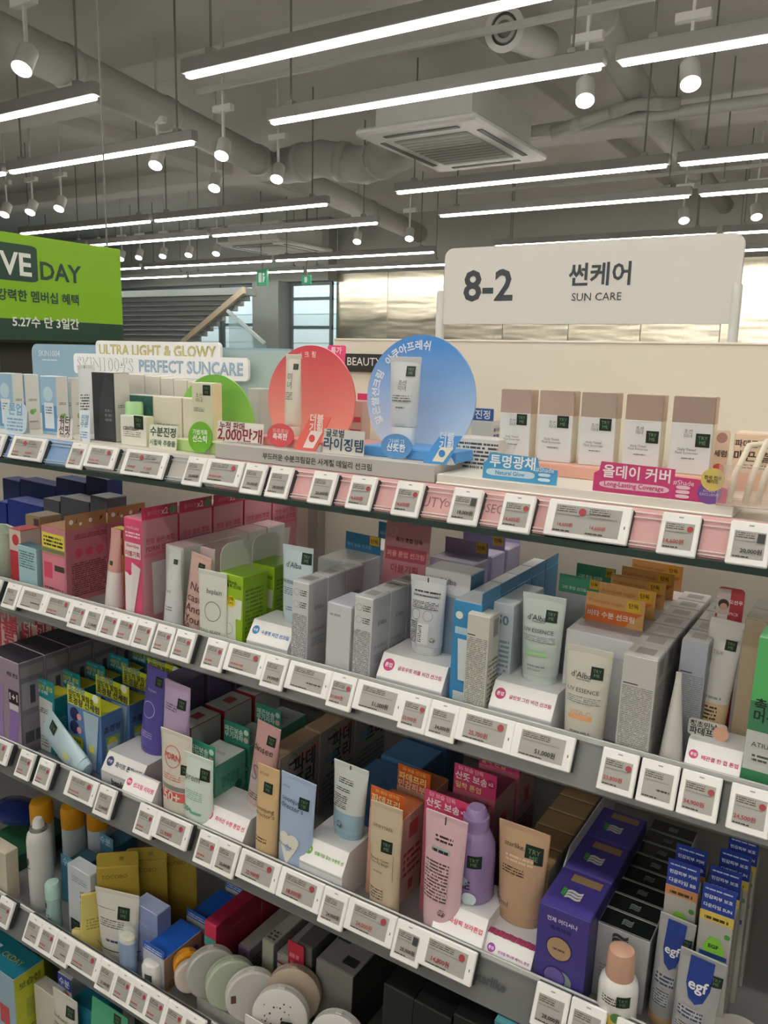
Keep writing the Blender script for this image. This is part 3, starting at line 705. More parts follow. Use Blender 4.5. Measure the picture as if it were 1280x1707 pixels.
def lathe(name, label, cat, loc, prof, mats, rot=(0, 0, 0), f=(), W=None, H=None, sx=1.0):
    """prof: list of (part name, [(r,z)...]); mats same length"""
    root = thing(name, label, cat, loc, rot); allp = []
    for (nm, pr), m in zip(prof, mats):
        loft(nm, [(z, r * sx, r) for r, z in pr], m, root); allp += pr
    allp = sorted(allp, key=lambda q: q[1])
    def rad(z):
        for (r0, z0), (r1, z1) in zip(allp[:-1], allp[1:]):
            if z0 <= z <= z1: return r0 + (r1 - r0) * ((z - z0) / (z1 - z0) if z1 > z0 else 0)
        return allp[-1][0]
    if f:
        Wd = W or 2 * max(r for r, z in allp) * sx; Hd = H or max(z for r, z in allp)
        def fm(u, v, e):
            r = rad(v); return (u, -r * math.sqrt(max(0, 1 - (u / (r * sx * 1.01)) ** 2)) - e - .0004, v)
        decor(root, Face(Wd, Hd, fm), list(f))
    return root

# ================================================================ top shelf
yfA, ztA, zsA = SH['A']
leaf = '7fae55'
def skin_box(lab, dy, xl, yt, xr, d, blue):
    carton('sunscreen_carton', lab, 'A', dy, xl, yt, xr, d, '9fc3de' if blue else 'e4e2dc', side='dcdad4', top='efece6',
           f=[('r', .03, .05, .97, .5, '5f97c8'), ('r', .2, .1, .8, .55, 'dfe7ec'), ('p', .28, .36, .72, .5, 3, 'dfe7ec', '6b7f92'), ('o', .5, .7, .3, 'c3dcea')] if blue else [('p', .2, .5, .8, .58, 2, 'e4e2dc', '7c7a76')],
           s=[('p', .2, .52, .8, .57, 2, 'dcdad4', '7c7a76'), ('o', .42, .32, .17, leaf), ('o', .6, .345, .12, '93bd6b'), ('p', .2, .13, .8, .17, 1, 'dcdad4', '8a8884')])
skin_box('white sunscreen carton with blue splash front at the far left of the top shelf', .06, -6, 622, 19, .028, True)
skin_box('white carton with green leaf mark between two blue splash cartons', .09, 22, 624, 40, .037, True)
skin_box('second blue splash sunscreen carton beside the leaning white tube', .06, 66, 627, 92, .03, True)
skin_box('white carton with green leaf hidden behind the leaning white tube', .10, 112, 630, 118, .05, False)
carton('tester_carton', 'small grey white tester carton with sticker before the splash cartons', 'A', .03, 16, 685, 34, .02, 'd9dbd8', side='a9b0b0', f=[('s', .68, .84, .5), ('p', .1, .4, .7, .6, 3, 'd9dbd8', '6f7474')])
card('tone_card', 'clear arched card with pale blue lettering at the far left', 'A', .015, 3, 670, 40, col='cfe2ee', r=.02, items=[('t', .5, .8, .6, '톤업', '7fa9cf'), ('p', .15, .1, .85, .55, 4, 'cfe2ee', '7fa9cf')])
card('outline_card', 'small square card with outlined letters before a leaf carton', 'A', .02, 93, 696, 118, col='f0e9e6', items=[('t', .5, .66, .75, '워터\n선핏', '4a4446'), ('t', .5, .14, .7, 'TONE UP', '6f6a80', 0, False)])
tube('white_tube', 'white squeeze tube standing tall and leaning among the splash cartons', 'A', .045, 119, 607, 146, 'dde1e2', d=.03, wb=1.15, cap=(.012, 'dfe3e4'), roll=-3, f=[('p', .25, .32, .8, .62, 8, 'dde1e2', '50565a'), ('r', .46, .95, .5, .99, '3a3f42')])
card('slanted_card', 'clear slanted card with blue outlined letters under the leaning tube', 'A', .012, 124, 682, 147, col='dfeaf0', lean=10, shape=lambda w, h: [(0, 0), (w / 2, 0), (w * .28, h), (-w / 2, h * .98), (-w * .3, h * .3)], items=[('t', .5, .65, .55, '진정\n수분', '6f9cc9'), ('p', .3, .12, .8, .35, 3, 'dfeaf0', '6f9cc9')])
carton('dark_carton', 'dark slate sunscreen carton with white side next to white tube', 'A', .05, 152, 620, 189, .04, '363a3e', side='dcd8d0', top='e8e4dc', f=[('g', [(.25, .05), (.95, .05), (.95, .85), (.6, .95), (.35, .6)], '42474a'), ('p', .55, .3, .85, .5, 3, '42474a', '77787a')], s=[('p', .2, .5, .8, .55, 2, 'dcd8d0', '8a8884')])
for k, (a, b, y) in enumerate(((214, 240, 624), (241, 266, 627), (267, 288, 630), (289, 311, 633), (312, 336, 636))):
    carton('white_carton', 'plain cream carton behind the tester boxes, %s from the left' % ORD[k], 'A', .15, a, y, b, .04, 'ddd8cc', top='eeeae0', grp='cream cartons in the rear line', side='d2ccc0', f=[('p', .2, .25, .8, .29, 1, 'ddd8cc', 'aaa69c')])
carton('teal_carton', 'dark teal photo carton behind the small white tester box', 'A', .09, 211.5, 658, 254, .03, '2f5f57', side='ddd8cc', top='e8e6dc', f=[('g', [(.5, 0), (1, 0), (1, .6), (.8, .8)], '3f7a66')])
carton('cream_carton', 'wide cream carton beside the dark teal photo carton', 'A', .09, 255, 661, 302, .03, 'e2dccb', top='efeadd', f=[('p', .1, .42, .9, .47, 1, 'e2dccb', 'aaa596')])
carton('cream_carton', 'narrow cream carton left of the tall rice sun stick box', 'A', .09, 304, 664, 322, .03, 'e2dccb', top='efeadd')
lathe('sun_stick', 'light green sun stick standing behind the white tester box', 'sun stick', on_y(226, 742, yfA + .062).xy.to_3d() + Vector((0, 0, zsA)), [('barrel', [(.019, 0), (.0195, .002), (.0195, .04)]), ('cap', [(.018, .04), (.018, .083), (.016, .086)])], [M('dfe8d8', .4), M('a8d69a', .35)])
carton('tester_carton', 'small white tester box with black sticker before the dark teal carton', 'A', .035, 200, 692, 243, .02, 'e9e8de', side='e8e4c8', f=[('s', .72, .80, .36), ('t', .42, .58, .6, 'CENTELLA', '3a3a38'), ('p', .12, .3, .8, .5, 3, 'e9e8de', '9a9890')])
card('slogan_card', 'clear card with dark green letters beside the white tester box', 'A', .03, 247, 707, 292, col='e4e6d6', r=.002, items=[('t', .5, .72, .95, '수분진정', '2f4a34'), ('t', .5, .26, .95, '시월쑥 추출물', '56705a')])
zg = zsA + .022
gp = on_y(292, 723, yfA + .04)
gb = thing('green_plinth', 'light green plinth under the rice sun stick box', 'plinth', ((gp.x + x_at(362, yfA + .04, zg)) / 2, yfA + .085, zsA)); Wp = x_at(362, yfA + .04, zg) - gp.x
rbox('block', Wp, .09, .022, M('b7d58a', .4), gb); rbox('top_sheet', Wp * .98, .088, .0008, M('dbe6b8', .4), gb, (0, 0, .022))
carton('tall_carton', 'tall cream sun stick carton with black sticker before the green disc', 'A', .06, 319, 638, 354, .025, 'dcdac0', zb=zg + .001, side='eee5b8', top='ece8cc', f=[('s', .72, .88, .36), ('t', .36, .74, .3, '조선\n미녀', '55534a', 0, False), ('p', .1, .5, .6, .58, 3, 'dcdac0', '77756a')])
card('round_badge_card', 'bright green round card on the light green plinth', 'A', .03, 311, 701, 351, zb=zsA + .001, col='6fb52f', shape=lambda w, h: circ(0, h * .5, h * .5, rx=w * .5), items=[('t', .5, .66, .62, '가볍게톡', 'e2f0d0'), ('t', .5, .45, .6, '선스틱', 'f4f8ee')])
def disc(label, px, py, Y, r, c0, c1, zb, items=(), plinth=None, pl=(.2, .05)):
    p = on_y(px, py, Y); zc = p.z; h0 = zb - zc
    a0 = math.asin(max(-1, min(1, h0 / r))); pts = []
    for i in range(41):
        a = a0 + (PI - 2 * a0) * i / 40; pts.append((r * math.cos(a), r * math.sin(a) - h0))
    t = thing('round_backdrop', label, 'display board', (p.x, Y, zb), (math.radians(-2), 0, 0))
    plate('disc', pts, .004, MGRAD(c0, c1, 0, r * 1.7), t)
    rim = [(q[0], q[1]) for q in pts]
    rbox('foot', r * 1.2, .02, .006, M(c0, .4), t, (0, .016, 0))
    decor(t, Face(2 * r, 2 * r, lambda u, v, e: (u, -e, v - r - h0)), items)
    return p, t
disc('green translucent round backdrop behind the tall cream carton', 357, 712, yfA + .12, .105, 'a3cf6e', '62b032', zsA)
card('sales_card', 'pale card with dark red sales figure before the green disc', 'A', .028, 361, 701, 437, zb=SH['A'][2] + .0285, col='e6e2da', r=.002, items=[('t', .32, .78, .55, '누적 판매', '7a2c34', 0, True), ('t', .5, .36, .97, '2,000만개', '8c2434'), ('p', .45, .03, .95, .08, 1, 'e6e2da', '8c6a6a')])
# grey text riser
XA0, XA1 = x_at(358, yfA + .004, 1.43), x_at(724, yfA + .004, 1.43)
zR = zsA + .028
rs = thing('text_riser', 'long grey display riser with black lettering along its front', 'display riser', ((XA0 + XA1) / 2, yfA + .004, zsA))
rbox('block', XA1 - XA0, .26, .0275, M('c4c1bb', .5), rs, (0, .13, 0)); 
decor(rs, flat(XA1 - XA0, .028, 0), [('t', .50, .48, .50, '부드러운 수분크림같은 사계절 데일리 선크림', '4a4744')])
def plinth(label, px0, px1, dy, h, col, d=.09, zb=None):
    zb = zb or zR; x0, x1 = x_at(px0, yfA + dy, zb + h), x_at(px1, yfA + dy, zb + h)
    t = thing('plinth', label, 'plinth', ((x0 + x1) / 2, yfA + dy + d / 2, zb)); rbox('block', x1 - x0, d, h, M(col, .4), t); rbox('top_sheet', (x1 - x0) * .98, d * .97, .0008, M(col, .3), t, (0, 0, h)); return zb + h + .001
zpr = plinth('coral pink plinth under the red disc', 421, 600, .04, .014, 'e59a8e')
zpb = plinth('bright blue plinth under the blue disc', 606, 760, .04, .016, '5a9ee0')
disc('red round backdrop with white arc lettering on the top shelf', 515, 668, yfA + .145, .103, 'f0a595', 'd84a58', zR, [('a', .5, .5, .42, 113, 80, .06, '선크림', 'f3d6d2')])
disc('blue round backdrop with white arc lettering on the top shelf', 697, 664, yfA + .145, .108, 'cfe0ef', '4c93df', zR, [('a', .5, .5, .42, 212, 78, .082, '맑은쌀선크림 아쿠아프레쉬', 'eaf2fa')])
tube('slim_tube', 'slim pale tube seen edge-on before the red disc', 'A', .075, 468, 590, 493, 'd9d4c6', zb=zpr, d=.03, cap=(.018, 'd3cdbf'), wb=.95, f=[('s', .75, .85, .3), ('p', .2, .45, .7, .55, 4, 'd9d4c6', '7d786e'), ('t', .45, .68, .3, '미\n녀', '6a655c', 0, False)])
tube('silver_tube', 'pearly grey sunscreen tube before the blue disc', 'A', .075, 642, 594, 694, 'c9cdd0', zb=zpb, d=.034, cap=(.03, 'd5d9db'), wb=.78, f=[('s', .72, .84, .28), ('t', .5, .68, .26, '조선\n미녀', '4d5054', 0, False), ('p', .2, .5, .8, .58, 3, 'c9cdd0', '63666a'), ('p', .36, .42, .64, .45, 1, 'c9cdd0', '63666a')])
card('round_badge_card', 'red round card with pale letters before the slim tube', 'A', .03, 444, 704, 488, zb=zR, col='d9535d', shape=lambda w, h: circ(0, h * .5, h * .5, rx=w * .5), items=[('t', .5, .66, .6, '하루종일', 'f0c4c4', 0, False), ('t', .5, .44, .56, '촉촉한', 'f9eeee')])
card('round_badge_card', 'blue round card with pale letters before the pearly tube', 'A', .03, 634, 721, 686, zb=zR, col='5c95cf', shape=lambda w, h: circ(0, h * .5, h * .5, rx=w * .5), items=[('t', .5, .66, .52, '가볍고', 'd3e4f4', 0, False), ('t', .5, .44, .6, '산뜻한', 'f2f7fb')])
def slant(w, h): return [(-w / 2, 0), (w * .12, 0), (w / 2, h), (w * -.1, h * .96), (-w * .42, h * .3)]
card('deal_card', 'red and white slanted deal card right of the red round card', 'A', .02, 491, 691, 548, zb=zR, col='ee6f66', shape=slant, items=[('t', .6, .80, .4, '더블\n기획', 'f8e6e2'), ('g', [(.25, .08), (.55, .08), (.8, .58), (.45, .58)], 'f6e6e2'), ('o', .5, .36, .09, 'e0504c')])
card('deal_card', 'blue and white slanted deal card beside the blue disc', 'A', .02, 707, 722, 768, zb=zR, col='4f9fe6', shape=slant, items=[('t', .6, .80, .4, '더블\n기획', 'e6f1fb'), ('g', [(.25, .08), (.55, .08), (.8, .58), (.45, .58)], 'efe9d6'), ('o', .5, .36, .09, '3f8ad6')])
card('rising_card', 'grey card with bold navy lettering between the two discs', 'A', .015, 538, 714, 606, zb=zR, col='d5d3cd', r=.001, items=[('t', .28, .84, .45, '글로벌', '2c3c52'), ('t', .5, .4, .97, '라이징템', '2c4a6a')])
carton('pink_carton', 'small pink carton with red tab between the discs', 'A', .24, 582, 668, 604, .03, 'd8b6aa', f=[('r', .1, .6, .9, .7, 'c94a5c'), ('r', .1, .4, .9, .46, 'c94a5c'), ('r', .7, .05, .95, .4, '4a68b4')], hd=(.014, 'e0457a', [], 'b'))
card('magenta_card', 'small magenta card peeking out behind the red disc', 'A', .30, 536, 574, 566, col='e8467f', items=[('t', .5, .95, .6, '특가', 'f4d4e0')])
carton('grey_carton', 'pale grey carton standing right of the green disc', 'A', .26, 413, 648, 432, .04, 'c2c2bc', top='dad9d2')
# speckled box and blue card right of the blue disc
carton('speckled_carton', 'long low carton covered in fine print right of the blue disc', 'A', .10, 757, 729, 832, .05, 'cfcfca', f=[('p', .01, .05, .99, .95, 9, 'd6d6d0', '44464a')], top='dcdad4')
carton('clinic_carton', 'small white carton with blue header card beside the blue disc', 'A', .26, 786, 700, 822, .03, 'd9d9d6', f=[('p', .05, .1, .9, .5, 4, 'd9d9d6', '4a64a8')], s=[('p', .1, .2, .9, .9, 5, 'c9cac8', '53617e')], hd=(.022, '3f66b0', [('t', .5, .5, .7, '진정', 'eef2fa')], 'f'))
# right part: white board, pink base, five tinted fluid cartons
zW = zsA + .0155
xa, xb = x_at(727, yfA + .002, zW), x_at(1222, yfA + .002, zW)
bd = thing('white_board', 'white display board carrying the pink plinth on the top shelf', 'display riser', ((xa + xb) / 2, yfA + .004, zsA))
rbox('board', xb - xa, .30, .015, M('e6e1d6', .5), bd, (0, .15, 0)); rbox('front_lip', xb - xa, .003, .003, M('f3efe6', .4), bd, (0, -.0015, .0))
zP = plinth('salmon pink plinth under the five tinted cartons', 788, 1222, .10, .018, 'dca794', d=.1, zb=zW)
for k, (xl_, yt_, xr_) in enumerate(((836.6, 649, 887), (901, 651, 958), (971, 654, 1030), (1045.6, 657.5, 1107), (1124, 660.5, 1194))):
    sy = .74 if k > 2 else .84
    carton('tinted_carton', 'tinted fluid carton with mauve top and black sticker, %s from the left' % ORD[k], 'A', .125, xl_, yt_, xr_, .027, 'd9dcdd', zb=zP, grp='five tinted fluid cartons', top='c9b0a0', side='e6dcc2',
           f=[('r', 0, .66, 1, 1, ('b49c92', 'b49d91', 'ab988c', 'a89486', 'a38f84')[k]), ('r', 0, .655, 1, .665, 'f2efe8'), ('s', .72 if k < 3 else .78, .575 if k < 3 else .45, .34), ('t', .42, .53, .2, '조선\n미녀', '4d4f52', 0, False), ('t', .42, .3, .55, 'Daily Tinted\nFluid Sunscreen', '565a5e', 0, False), ('p', .3, .2, .62, .225, 1, 'd9dcdd', '6a6d70')],
           s=[('r', .02, .66, .98, 1, 'c2a48c')])
def popshape(w, h): return [(-w / 2, 0), (w / 2, 0), (w / 2, h * .55), (w * .25, h * .62), (w * .23, h * .95), (-w * .42, h), (-w * .45, h * .7), (-w / 2, h * .6)]
card('glow_card', 'sky blue cut-out card reading Natural Glow', 'A', .012, 806, 753, 930, zb=zW, col='4ba3d6', lean=4, shape=popshape, items=[('t', .40, .70, .62, '투명광채', 'eef6fa'), ('g', rrect(.66, .26, .1, x0=.05, z0=.14), 'cfe6f4'), ('t', .38, .27, .4, 'Natural Glow', '3f97cc', 0, True), ('t', .84, .52, .24, '#Shade', 'e6f1f8', 0, False), ('g', rrect(.16, .12, .05, x0=.76, z0=.28), 'd4e8f4'), ('g', rrect(.16, .12, .05, x0=.76, z0=.1), 'd4e8f4')])
def popshape2(w, h): return [(-w / 2, 0), (w / 2, 0), (w / 2, h * .48), (w * .42, h * .6), (w * .28, h * .7), (w * .12, h * .72), (w * .12, h * .95), (-w * .45, h), (-w * .46, h * .7), (-w / 2, h * .6)]
pc = card('coverage_card', 'deep pink cut-out card reading Long-Lasting Coverage', 'A', .006, 991, 768, 1215, zb=zW, col='cf3f7c', lean=4, shape=popshape2, items=[('t', .33, .70, .52, '올데이 커버', 'f6e8ee'), ('g', rrect(.54, .24, .1, x0=.05, z0=.14), 'f0c3d4'), ('t', .32, .26, .46, 'Long-Lasting Coverage', 'c83a78', 0, True), ('t', .69, .54, .15, '#Shade', 'f3dbe4', 0, False),
     ('g', rrect(.1, .12, .04, x0=.64, z0=.34), 'f0c3d4'), ('g', rrect(.1, .12, .04, x0=.64, z0=.2), 'f0c3d4'), ('g', rrect(.1, .12, .04, x0=.64, z0=.06), 'f0c3d4'), ('o', .88, .32, .085, '7a4f9c'), ('t', .88, .32, .13, 'KOREA\nEXCLUSIVE', 'dcd0ea', 0, False), ('o', .895, .74, .085, 'd9c26a'), ('t', .895, .74, .12, '한국 전용\n쉐이드', '3a3426')])
carton('beige_carton', 'beige cushion carton with dark brown lettering at the right edge', 'A', .14, 1225, 722, 1330, .05, 'e6cdb2', zb=zsA, f=[('t', .42, .86, .8, '파데급 커버력', '4a3a30'), ('t', .42, .68, .8, '매끈 결광', '4a3a30'), ('p', .08, .5, .7, .58, 2, 'e6cdb2', '6a564a'), ('r', .12, .18, .6, .44, 'e0a07c')])
card('serum_card', 'narrow beige card with round stamp right of the tinted cartons', 'A', .17, 1190, 716, 1217, zb=zW, col='ecd6c0', items=[('o', .5, .86, .34, 'b98f84'), ('t', .5, .58, .8, '세럼', '4a3a30'), ('o', .5, .3, .38, 'd9575c')])
ab_ = thing('acrylic_tray', 'clear acrylic tray holding cream straps at the right of the top shelf', 'tray', on_y(1246, 860, yfA + .03).xy.to_3d() + Vector((0, 0, zW)))
for (w_, d_, h_, x_, y_) in ((.07, .002, .05, 0, -.03), (.07, .002, .05, 0, .03), (.002, .058, .05, -.034, 0), (.002, .058, .05, .034, 0)): rbox('wall_sheet', w_, d_, h_, M('ead9d0', .08, alpha=.14, var=0), ab_, (x_, y_, .002))
rbox('floor_sheet', .07, .06, .002, M('ead9d0', .08, alpha=.5, var=0), ab_)
for k, (dx, top_) in enumerate(((-.012, .075), (.008, .082), (.022, .07))):
    tg = tag(tubepath('cream_strap', [ab_.location + Vector(p) for p in ((dx - .01, -.02, .004), (dx - .006, -.012, .04), (dx + .005, .0, top_), (dx + .03, .015, top_ + .004))], .004, M('e6dcc8', .6), None), 'cream strap sticking out of the acrylic tray, %s from the left' % ORD[k], 'strap', 'cream straps in the tray')

# ================================================================ second shelf
yB_ = SH['B'][0]; zB = SH['B'][2]
carton('navy_carton', 'navy blue carton at the dark far left rear, upper line', 'B', .33, 4, 798, 32, .05, '1d2f66', n=1)
for k, (a, b) in enumerate(((33, 92), (93, 142), (143, 178))):
    carton('navy_carton', 'navy blue carton under the glass shelf, %s of the rear line' % ORD[k], 'B', .33, a, 800 - k * 3, b, .05, '1b2c5c', grp='navy cartons at the far left')
for k, (a, b, c) in enumerate(((-6, 10, '1f3a9a'), (12, 71, '1f3a9a'), (72, 98, '5b5d66'), (100, 148, '5b5d66'), (150, 178, '4e525c'))):
    carton('flat_carton', 'low %s carton before the navy line, %s from the left' % ('royal blue' if k < 2 else 'grey', ORD[k]), 'B', .25, a, 836 - k * 2.4, b, .06, c, grp='low cartons at the far left')
lathe('clear_pouch', 'clear plastic pouch with yellow green contents at the far left', 'pouch', (x_at(8, yB_ + .08, zB), yB_ + .08, zB), [('bag', [(.03, 0), (.045, .02), (.048, .07), (.04, .11), (.012, .125)])], [M('b8c6b0', .15, coat=.5)], sx=1.1)
carton('red_carton', 'red and white carton behind the light blue box', 'B', .05, 15, 881, 34, .05, 'c23a44', f=[('r', 0, .62, 1, 1, 'd8c8bc'), ('o', .55, .82, .3, 'c8404a')], side='cdbfb4')
carton('brown_carton', 'kraft brown carton with yellow label behind the light blue box', 'B', .13, 42, 858, 66, .06, 'b79c7a', f=[('r', .15, .66, .95, .82, '2b2622'), ('t', .55, .74, .6, '매진', 'e8c83c'), ('r', .6, .85, .95, .97, '5a3a34')])
carton('blue_carton', 'pale blue carton with fine print beside the pink carton', 'B', .02, 29.5, 908, 60, .03, 'a9cfd8', f=[('p', .06, .55, .9, .92, 7, 'a9cfd8', '55727c')], top='4f6f7c', side='98bcc4')
note = [('o', .14, .5, .05, 'f0ece6'), ('o', .36, .3, .035, 'f0ece6'), ('o', .6, .45, .045, 'f0ece6'), ('t', .26, .55, .05, '♪', '3a2c26'), ('t', .85, .5, .07, '♫', '3a2c26')]
carton('pink_carton', 'big dusty pink carton with kraft header card and yellow label', 'B', .025, 68, 876, 108, .108, 'c98590', cat='carton', n=2, top='b98c5e', side='b9727f', hd=(.032, 'b08a60', note, 's'), lw='in the row',
       f=[('r', .04, .72, .96, .92, 'e9df52'), ('p', .1, .75, .9, .9, 3, 'e9df52', '3a3428'), ('r', .04, .66, .96, .71, '6f8f4c'), ('r', .04, .05, .96, .62, 'e08a9c'), ('r', .1, .3, .45, .52, 'd9506e'), ('r', .55, .42, .95, .5, '4a4034'), ('p', .1, .06, .9, .2, 3, 'e08a9c', '4a4034')],
       s=[('p', .2, .86, .98, .93, 3, 'b9727f', '6a3640'), ('o', .3, .67, .09, 'c8506a'), ('o', .55, .67, .09, 'c8506a'), ('o', .8, .67, .09, 'c8506a'), ('p', .12, .08, .95, .55, 16, 'b9727f', '5e3a42')])
tube('pink_tube', 'pale pink squeeze tube with white lower half beside the pink carton', 'B', .02, 174, 882, 190, 'd9a7a0', roll=5, d=.034, wb=1.5, cap=(.014, 'c98f88'), bands=[(.12, .52, 'e6e2de')], f=[('s', .5, .62, .3)])
carton('yellow_carton', 'thin yellow carton with red top behind the pink tube', 'B', .06, 188, 880, 205, .02, 'd9cf5a', f=[('r', 0, .7, 1, 1, '8c2c3c'), ('t', .5, .86, .8, '역대', 'e8d24a')])
carton('pink_twin_carton', 'hot pink twin pack carton with white tube picture', 'B', .012, 206, 862, 236, .093, 'e0567f', n=5, step=.097, side='c98a96', top='c88a96', hd=(.024, 'c8355a', [('t', .32, .5, .36, '올리브영', 'e08aa0', 0, False), ('t', .62, .5, .2, 'x2', 'f0c8d2'), ('o', .86, .5, .1, '5f8a5a')], 's'),
       f=[('t', .5, .92, .7, 'medicube', 'f2c8d4', 0, False), ('p', .1, .83, .9, .89, 2, 'e0567f', 'f4d6de'), ('r', .06, .64, .94, .78, 'efe3e2'), ('t', .5, .75, .7, '50ml+50ml', 'c23a5a'), ('t', .5, .68, .8, '더블기획', 'c23a5a'), ('g', [(.3, .08), (.5, .08), (.95, .56), (.45, .6)], 'ece4e4'), ('g', [(.1, .1), (.35, .1), (.5, .48), (.08, .5)], 'f2ecec'), ('o', .35, .5, .1, 'd83a6a')],
       s=[('t', .5, .80, .8, '한정 골든 조합', 'c2506a'), ('t', .5, .73, .8, 'PDRN 선크림', 'b84060'), ('r', .05, .66, .95, .69, 'd86a86'), ('g', [(.3, .1), (.55, .1), (.72, .6), (.25, .6)], 'd8cfd2'), ('o', .8, .28, .08, 'd83a6a')])
tube('white_tube', 'narrow white tube with black sticker before the white cartons', 'B', .012, 271, 915, 291, 'd5d9db', roll=4, d=.034, wb=1.35, cap=(.012, 'dcdfe0'), f=[('s', .7, .86, .3), ('t', .4, .52, .4, 'ned', '7a7f84', 0, False), ('p', .3, .3, .8, .36, 2, 'd5d9db', '8a9096')])
carton('white_carton', 'white carton with pinkish lid beside the narrow white tube', 'B', .05, 276, 908, 306, .06, 'd2d2d0', n=5, top='c9b2b4', side='c2c4c4', lw='in the row')
tube('blush_tube', 'blush pink tube with cursive lettering right of the white cartons', 'B', .032, 312, 922, 346, 'd9b6ac', d=.024, wb=1.05, cap=(.012, 'd5aea4'), roll=9, f=[('s', .6, .86, .3), ('t', .5, .42, .7, 'No\ncast\nAnd\nYou', '5a3a38', 0, False), ('t', .3, .13, .3, '50', '6a4a48', 0, False)])
carton('blush_carton', 'pale blush carton behind the blush pink tube', 'B', .095, 328, 910, 358, .05, 'd6c2bf', n=2, top='cdb0b0', side='c9b4b2')
tube('cream_tube', 'cream white tube with a thin circle beside the lime carton', 'B', .004, 322, 949, 370, 'd9ddd2', d=.026, wb=.9, cap=(.016, 'd5d9ce'), f=[('t', .62, .74, .5, 'beplain', '4f524c', 0, False), ('O', .6, .5, .26, '6a6d66'), ('t', .5, .24, .7, 'MUNG BEAN', '5a5d56', 0, False), ('p', .2, .12, .8, .19, 2, 'd9ddd2', '70736c')])
carton('lime_carton', 'lime green carton with white tube picture and pale header board', 'B', .02, 367, 954, 405, .068, '9ec62c', n=2, step=.086, side='86ac2a', top='7fa82a', hd=(.05, 'c4c8bc', [], 'l', 1.2),
       f=[('t', .5, .88, .85, '강력보습\n수분톡톡 선크림', '3a4a1c'), ('g', [(.05, .02), (.75, .02), (.7, .62), (.1, .62)], 'e2e6da'), ('g', [(.66, .45), (.95, .45), (.98, .7), (.62, .7)], 'e6eade'), ('o', .5, .66, .2, 'efd92c'), ('t', .5, .67, .26, '단독\n1+1', '4a4420'), ('O', .4, .3, .2, '8a8f80')],
       s=[('p', .1, .1, .8, .85, 14, '86ac2a', '5c7a1e')])
st1 = stand('white stand with blue badge under the ice blue tube', 'B', .012, 424, 1031, 492, '3f8fc8', '수분', '수분핏 비건 선크림', '3f7fb8')
tube('ice_tube', 'ice blue vegan sunscreen tube with sticker before the lime cartons', 'B', .05, 461, 909, 512, 'c3d3da', zb=st1['top'], d=.036, wb=.9, cap=(.014, 'b9cad2'), f=[('s', .82, .86, .3), ('t', .45, .76, .5, "d'Alba", '33404a', 0, False), ('t', .42, .54, .62, 'UV ESSENCE', '3a4852', 0, False), ('p', .15, .38, .8, .48, 4, 'c3d3da', '6d7e88'), ('p', .3, .18, .8, .24, 2, 'c3d3da', '5a92b8')])
DA = dict(side='b9bbbf', top='c2c4c7')
def dalba(label, dy, xl, yt, xr, n, d=.054, tint='d5d7d9', side='b4b6bb'):
    carton('slim_carton', label, 'B', dy, xl, yt, xr, d, tint, n=n, side=side, top='c2c3c6',
           f=[('O', .26, .89, .17, '44464a'), ('p', .48, .86, .9, .93, 3, tint, '55585c'), ('O', .26, .76, .17, '66686c'), ('p', .48, .73, .9, .8, 3, tint, '55585c'), ('p', .05, .04, .95, .66, 38, tint, '6c6e72')],
           s=[('t', .55, .72, .5, "d'Alba", '6a6c72', 0, False), ('t', .5, .47, .75, 'UV ESSENCE', '6a6c72', 0, False), ('p', .2, .3, .85, .4, 4, side, '8a8c92')], t=[('r', .2, .3, .8, .75, '9a9899')])
dalba('slim grey fine-print carton beside the ice tube', .012, 488, 968, 515, 3)
carton('low_carton', 'low white box between the two slim grey carton rows', 'B', .016, 546, 1004, 586, .07, 'd2d4d8', top='c5c5d6', f=[('p', .1, .85, .6, .9, 1, 'd2d4d8', 'a0a2a8')])
for k in range(3):
    pass
carton('lidded_carton', 'pale lidded carton with teal blue header card', 'B', .16, 530, 930, 590, .09, 'cfd6da', n=2, step=.12, top='dedbd2', side='c5c9c9', hd=(.036, '2b6f9c', [('t', .4, .35, .7, '워터 보습 선크림', '8fc0dc', 0, False), ('r', .7, .5, .97, .98, 'e0b43a'), ('t', .835, .72, .2, '단독', '5a4418')], 'b', 1.0))
dalba('slim grey fine-print carton behind the printed white tube', .012, 592, 993, 622, 3)
card('pink_card', 'tall dusty pink promotion card leaning behind the slim cartons', 'B', .195, 629, 868, 704, col='c9838c', lean=8, cat='promotion card', items=[('O', .18, .92, .08, 'e8c4c4'), ('t', .55, .86, .6, '특가 조합 단독', '4a2a30'), ('r', .04, .70, .96, .80, 'b94a58'), ('t', .5, .75, .84, '퍼플 톤업 선크림', 'e8a0a4'), ('t', .5, .64, .6, '더블기획', 'b03c4c'), ('t', .5, .52, .44, "d'Alba", '4a2a30', 0, False), ('p', .2, .44, .8, .47, 1, 'c9838c', '6a3a40'), ('r', .05, .12, .5, .34, 'd8a0a4'), ('p', .07, .14, .48, .32, 3, 'd8a0a4', '8c4a54')])
carton('lilac_carton', 'lilac grey carton with purple header card under the glass shelf', 'B', .24, 716, 930, 790, .06, 'b9b4cc', n=3, step=.075, top='a9a4bc', side='9a96b0', hd=(.03, '8f86a6', [('r', .72, .3, .96, .98, 'd8a83a'), ('t', .84, .64, .18, '단독', '5a4418')], 'b', 1.0))
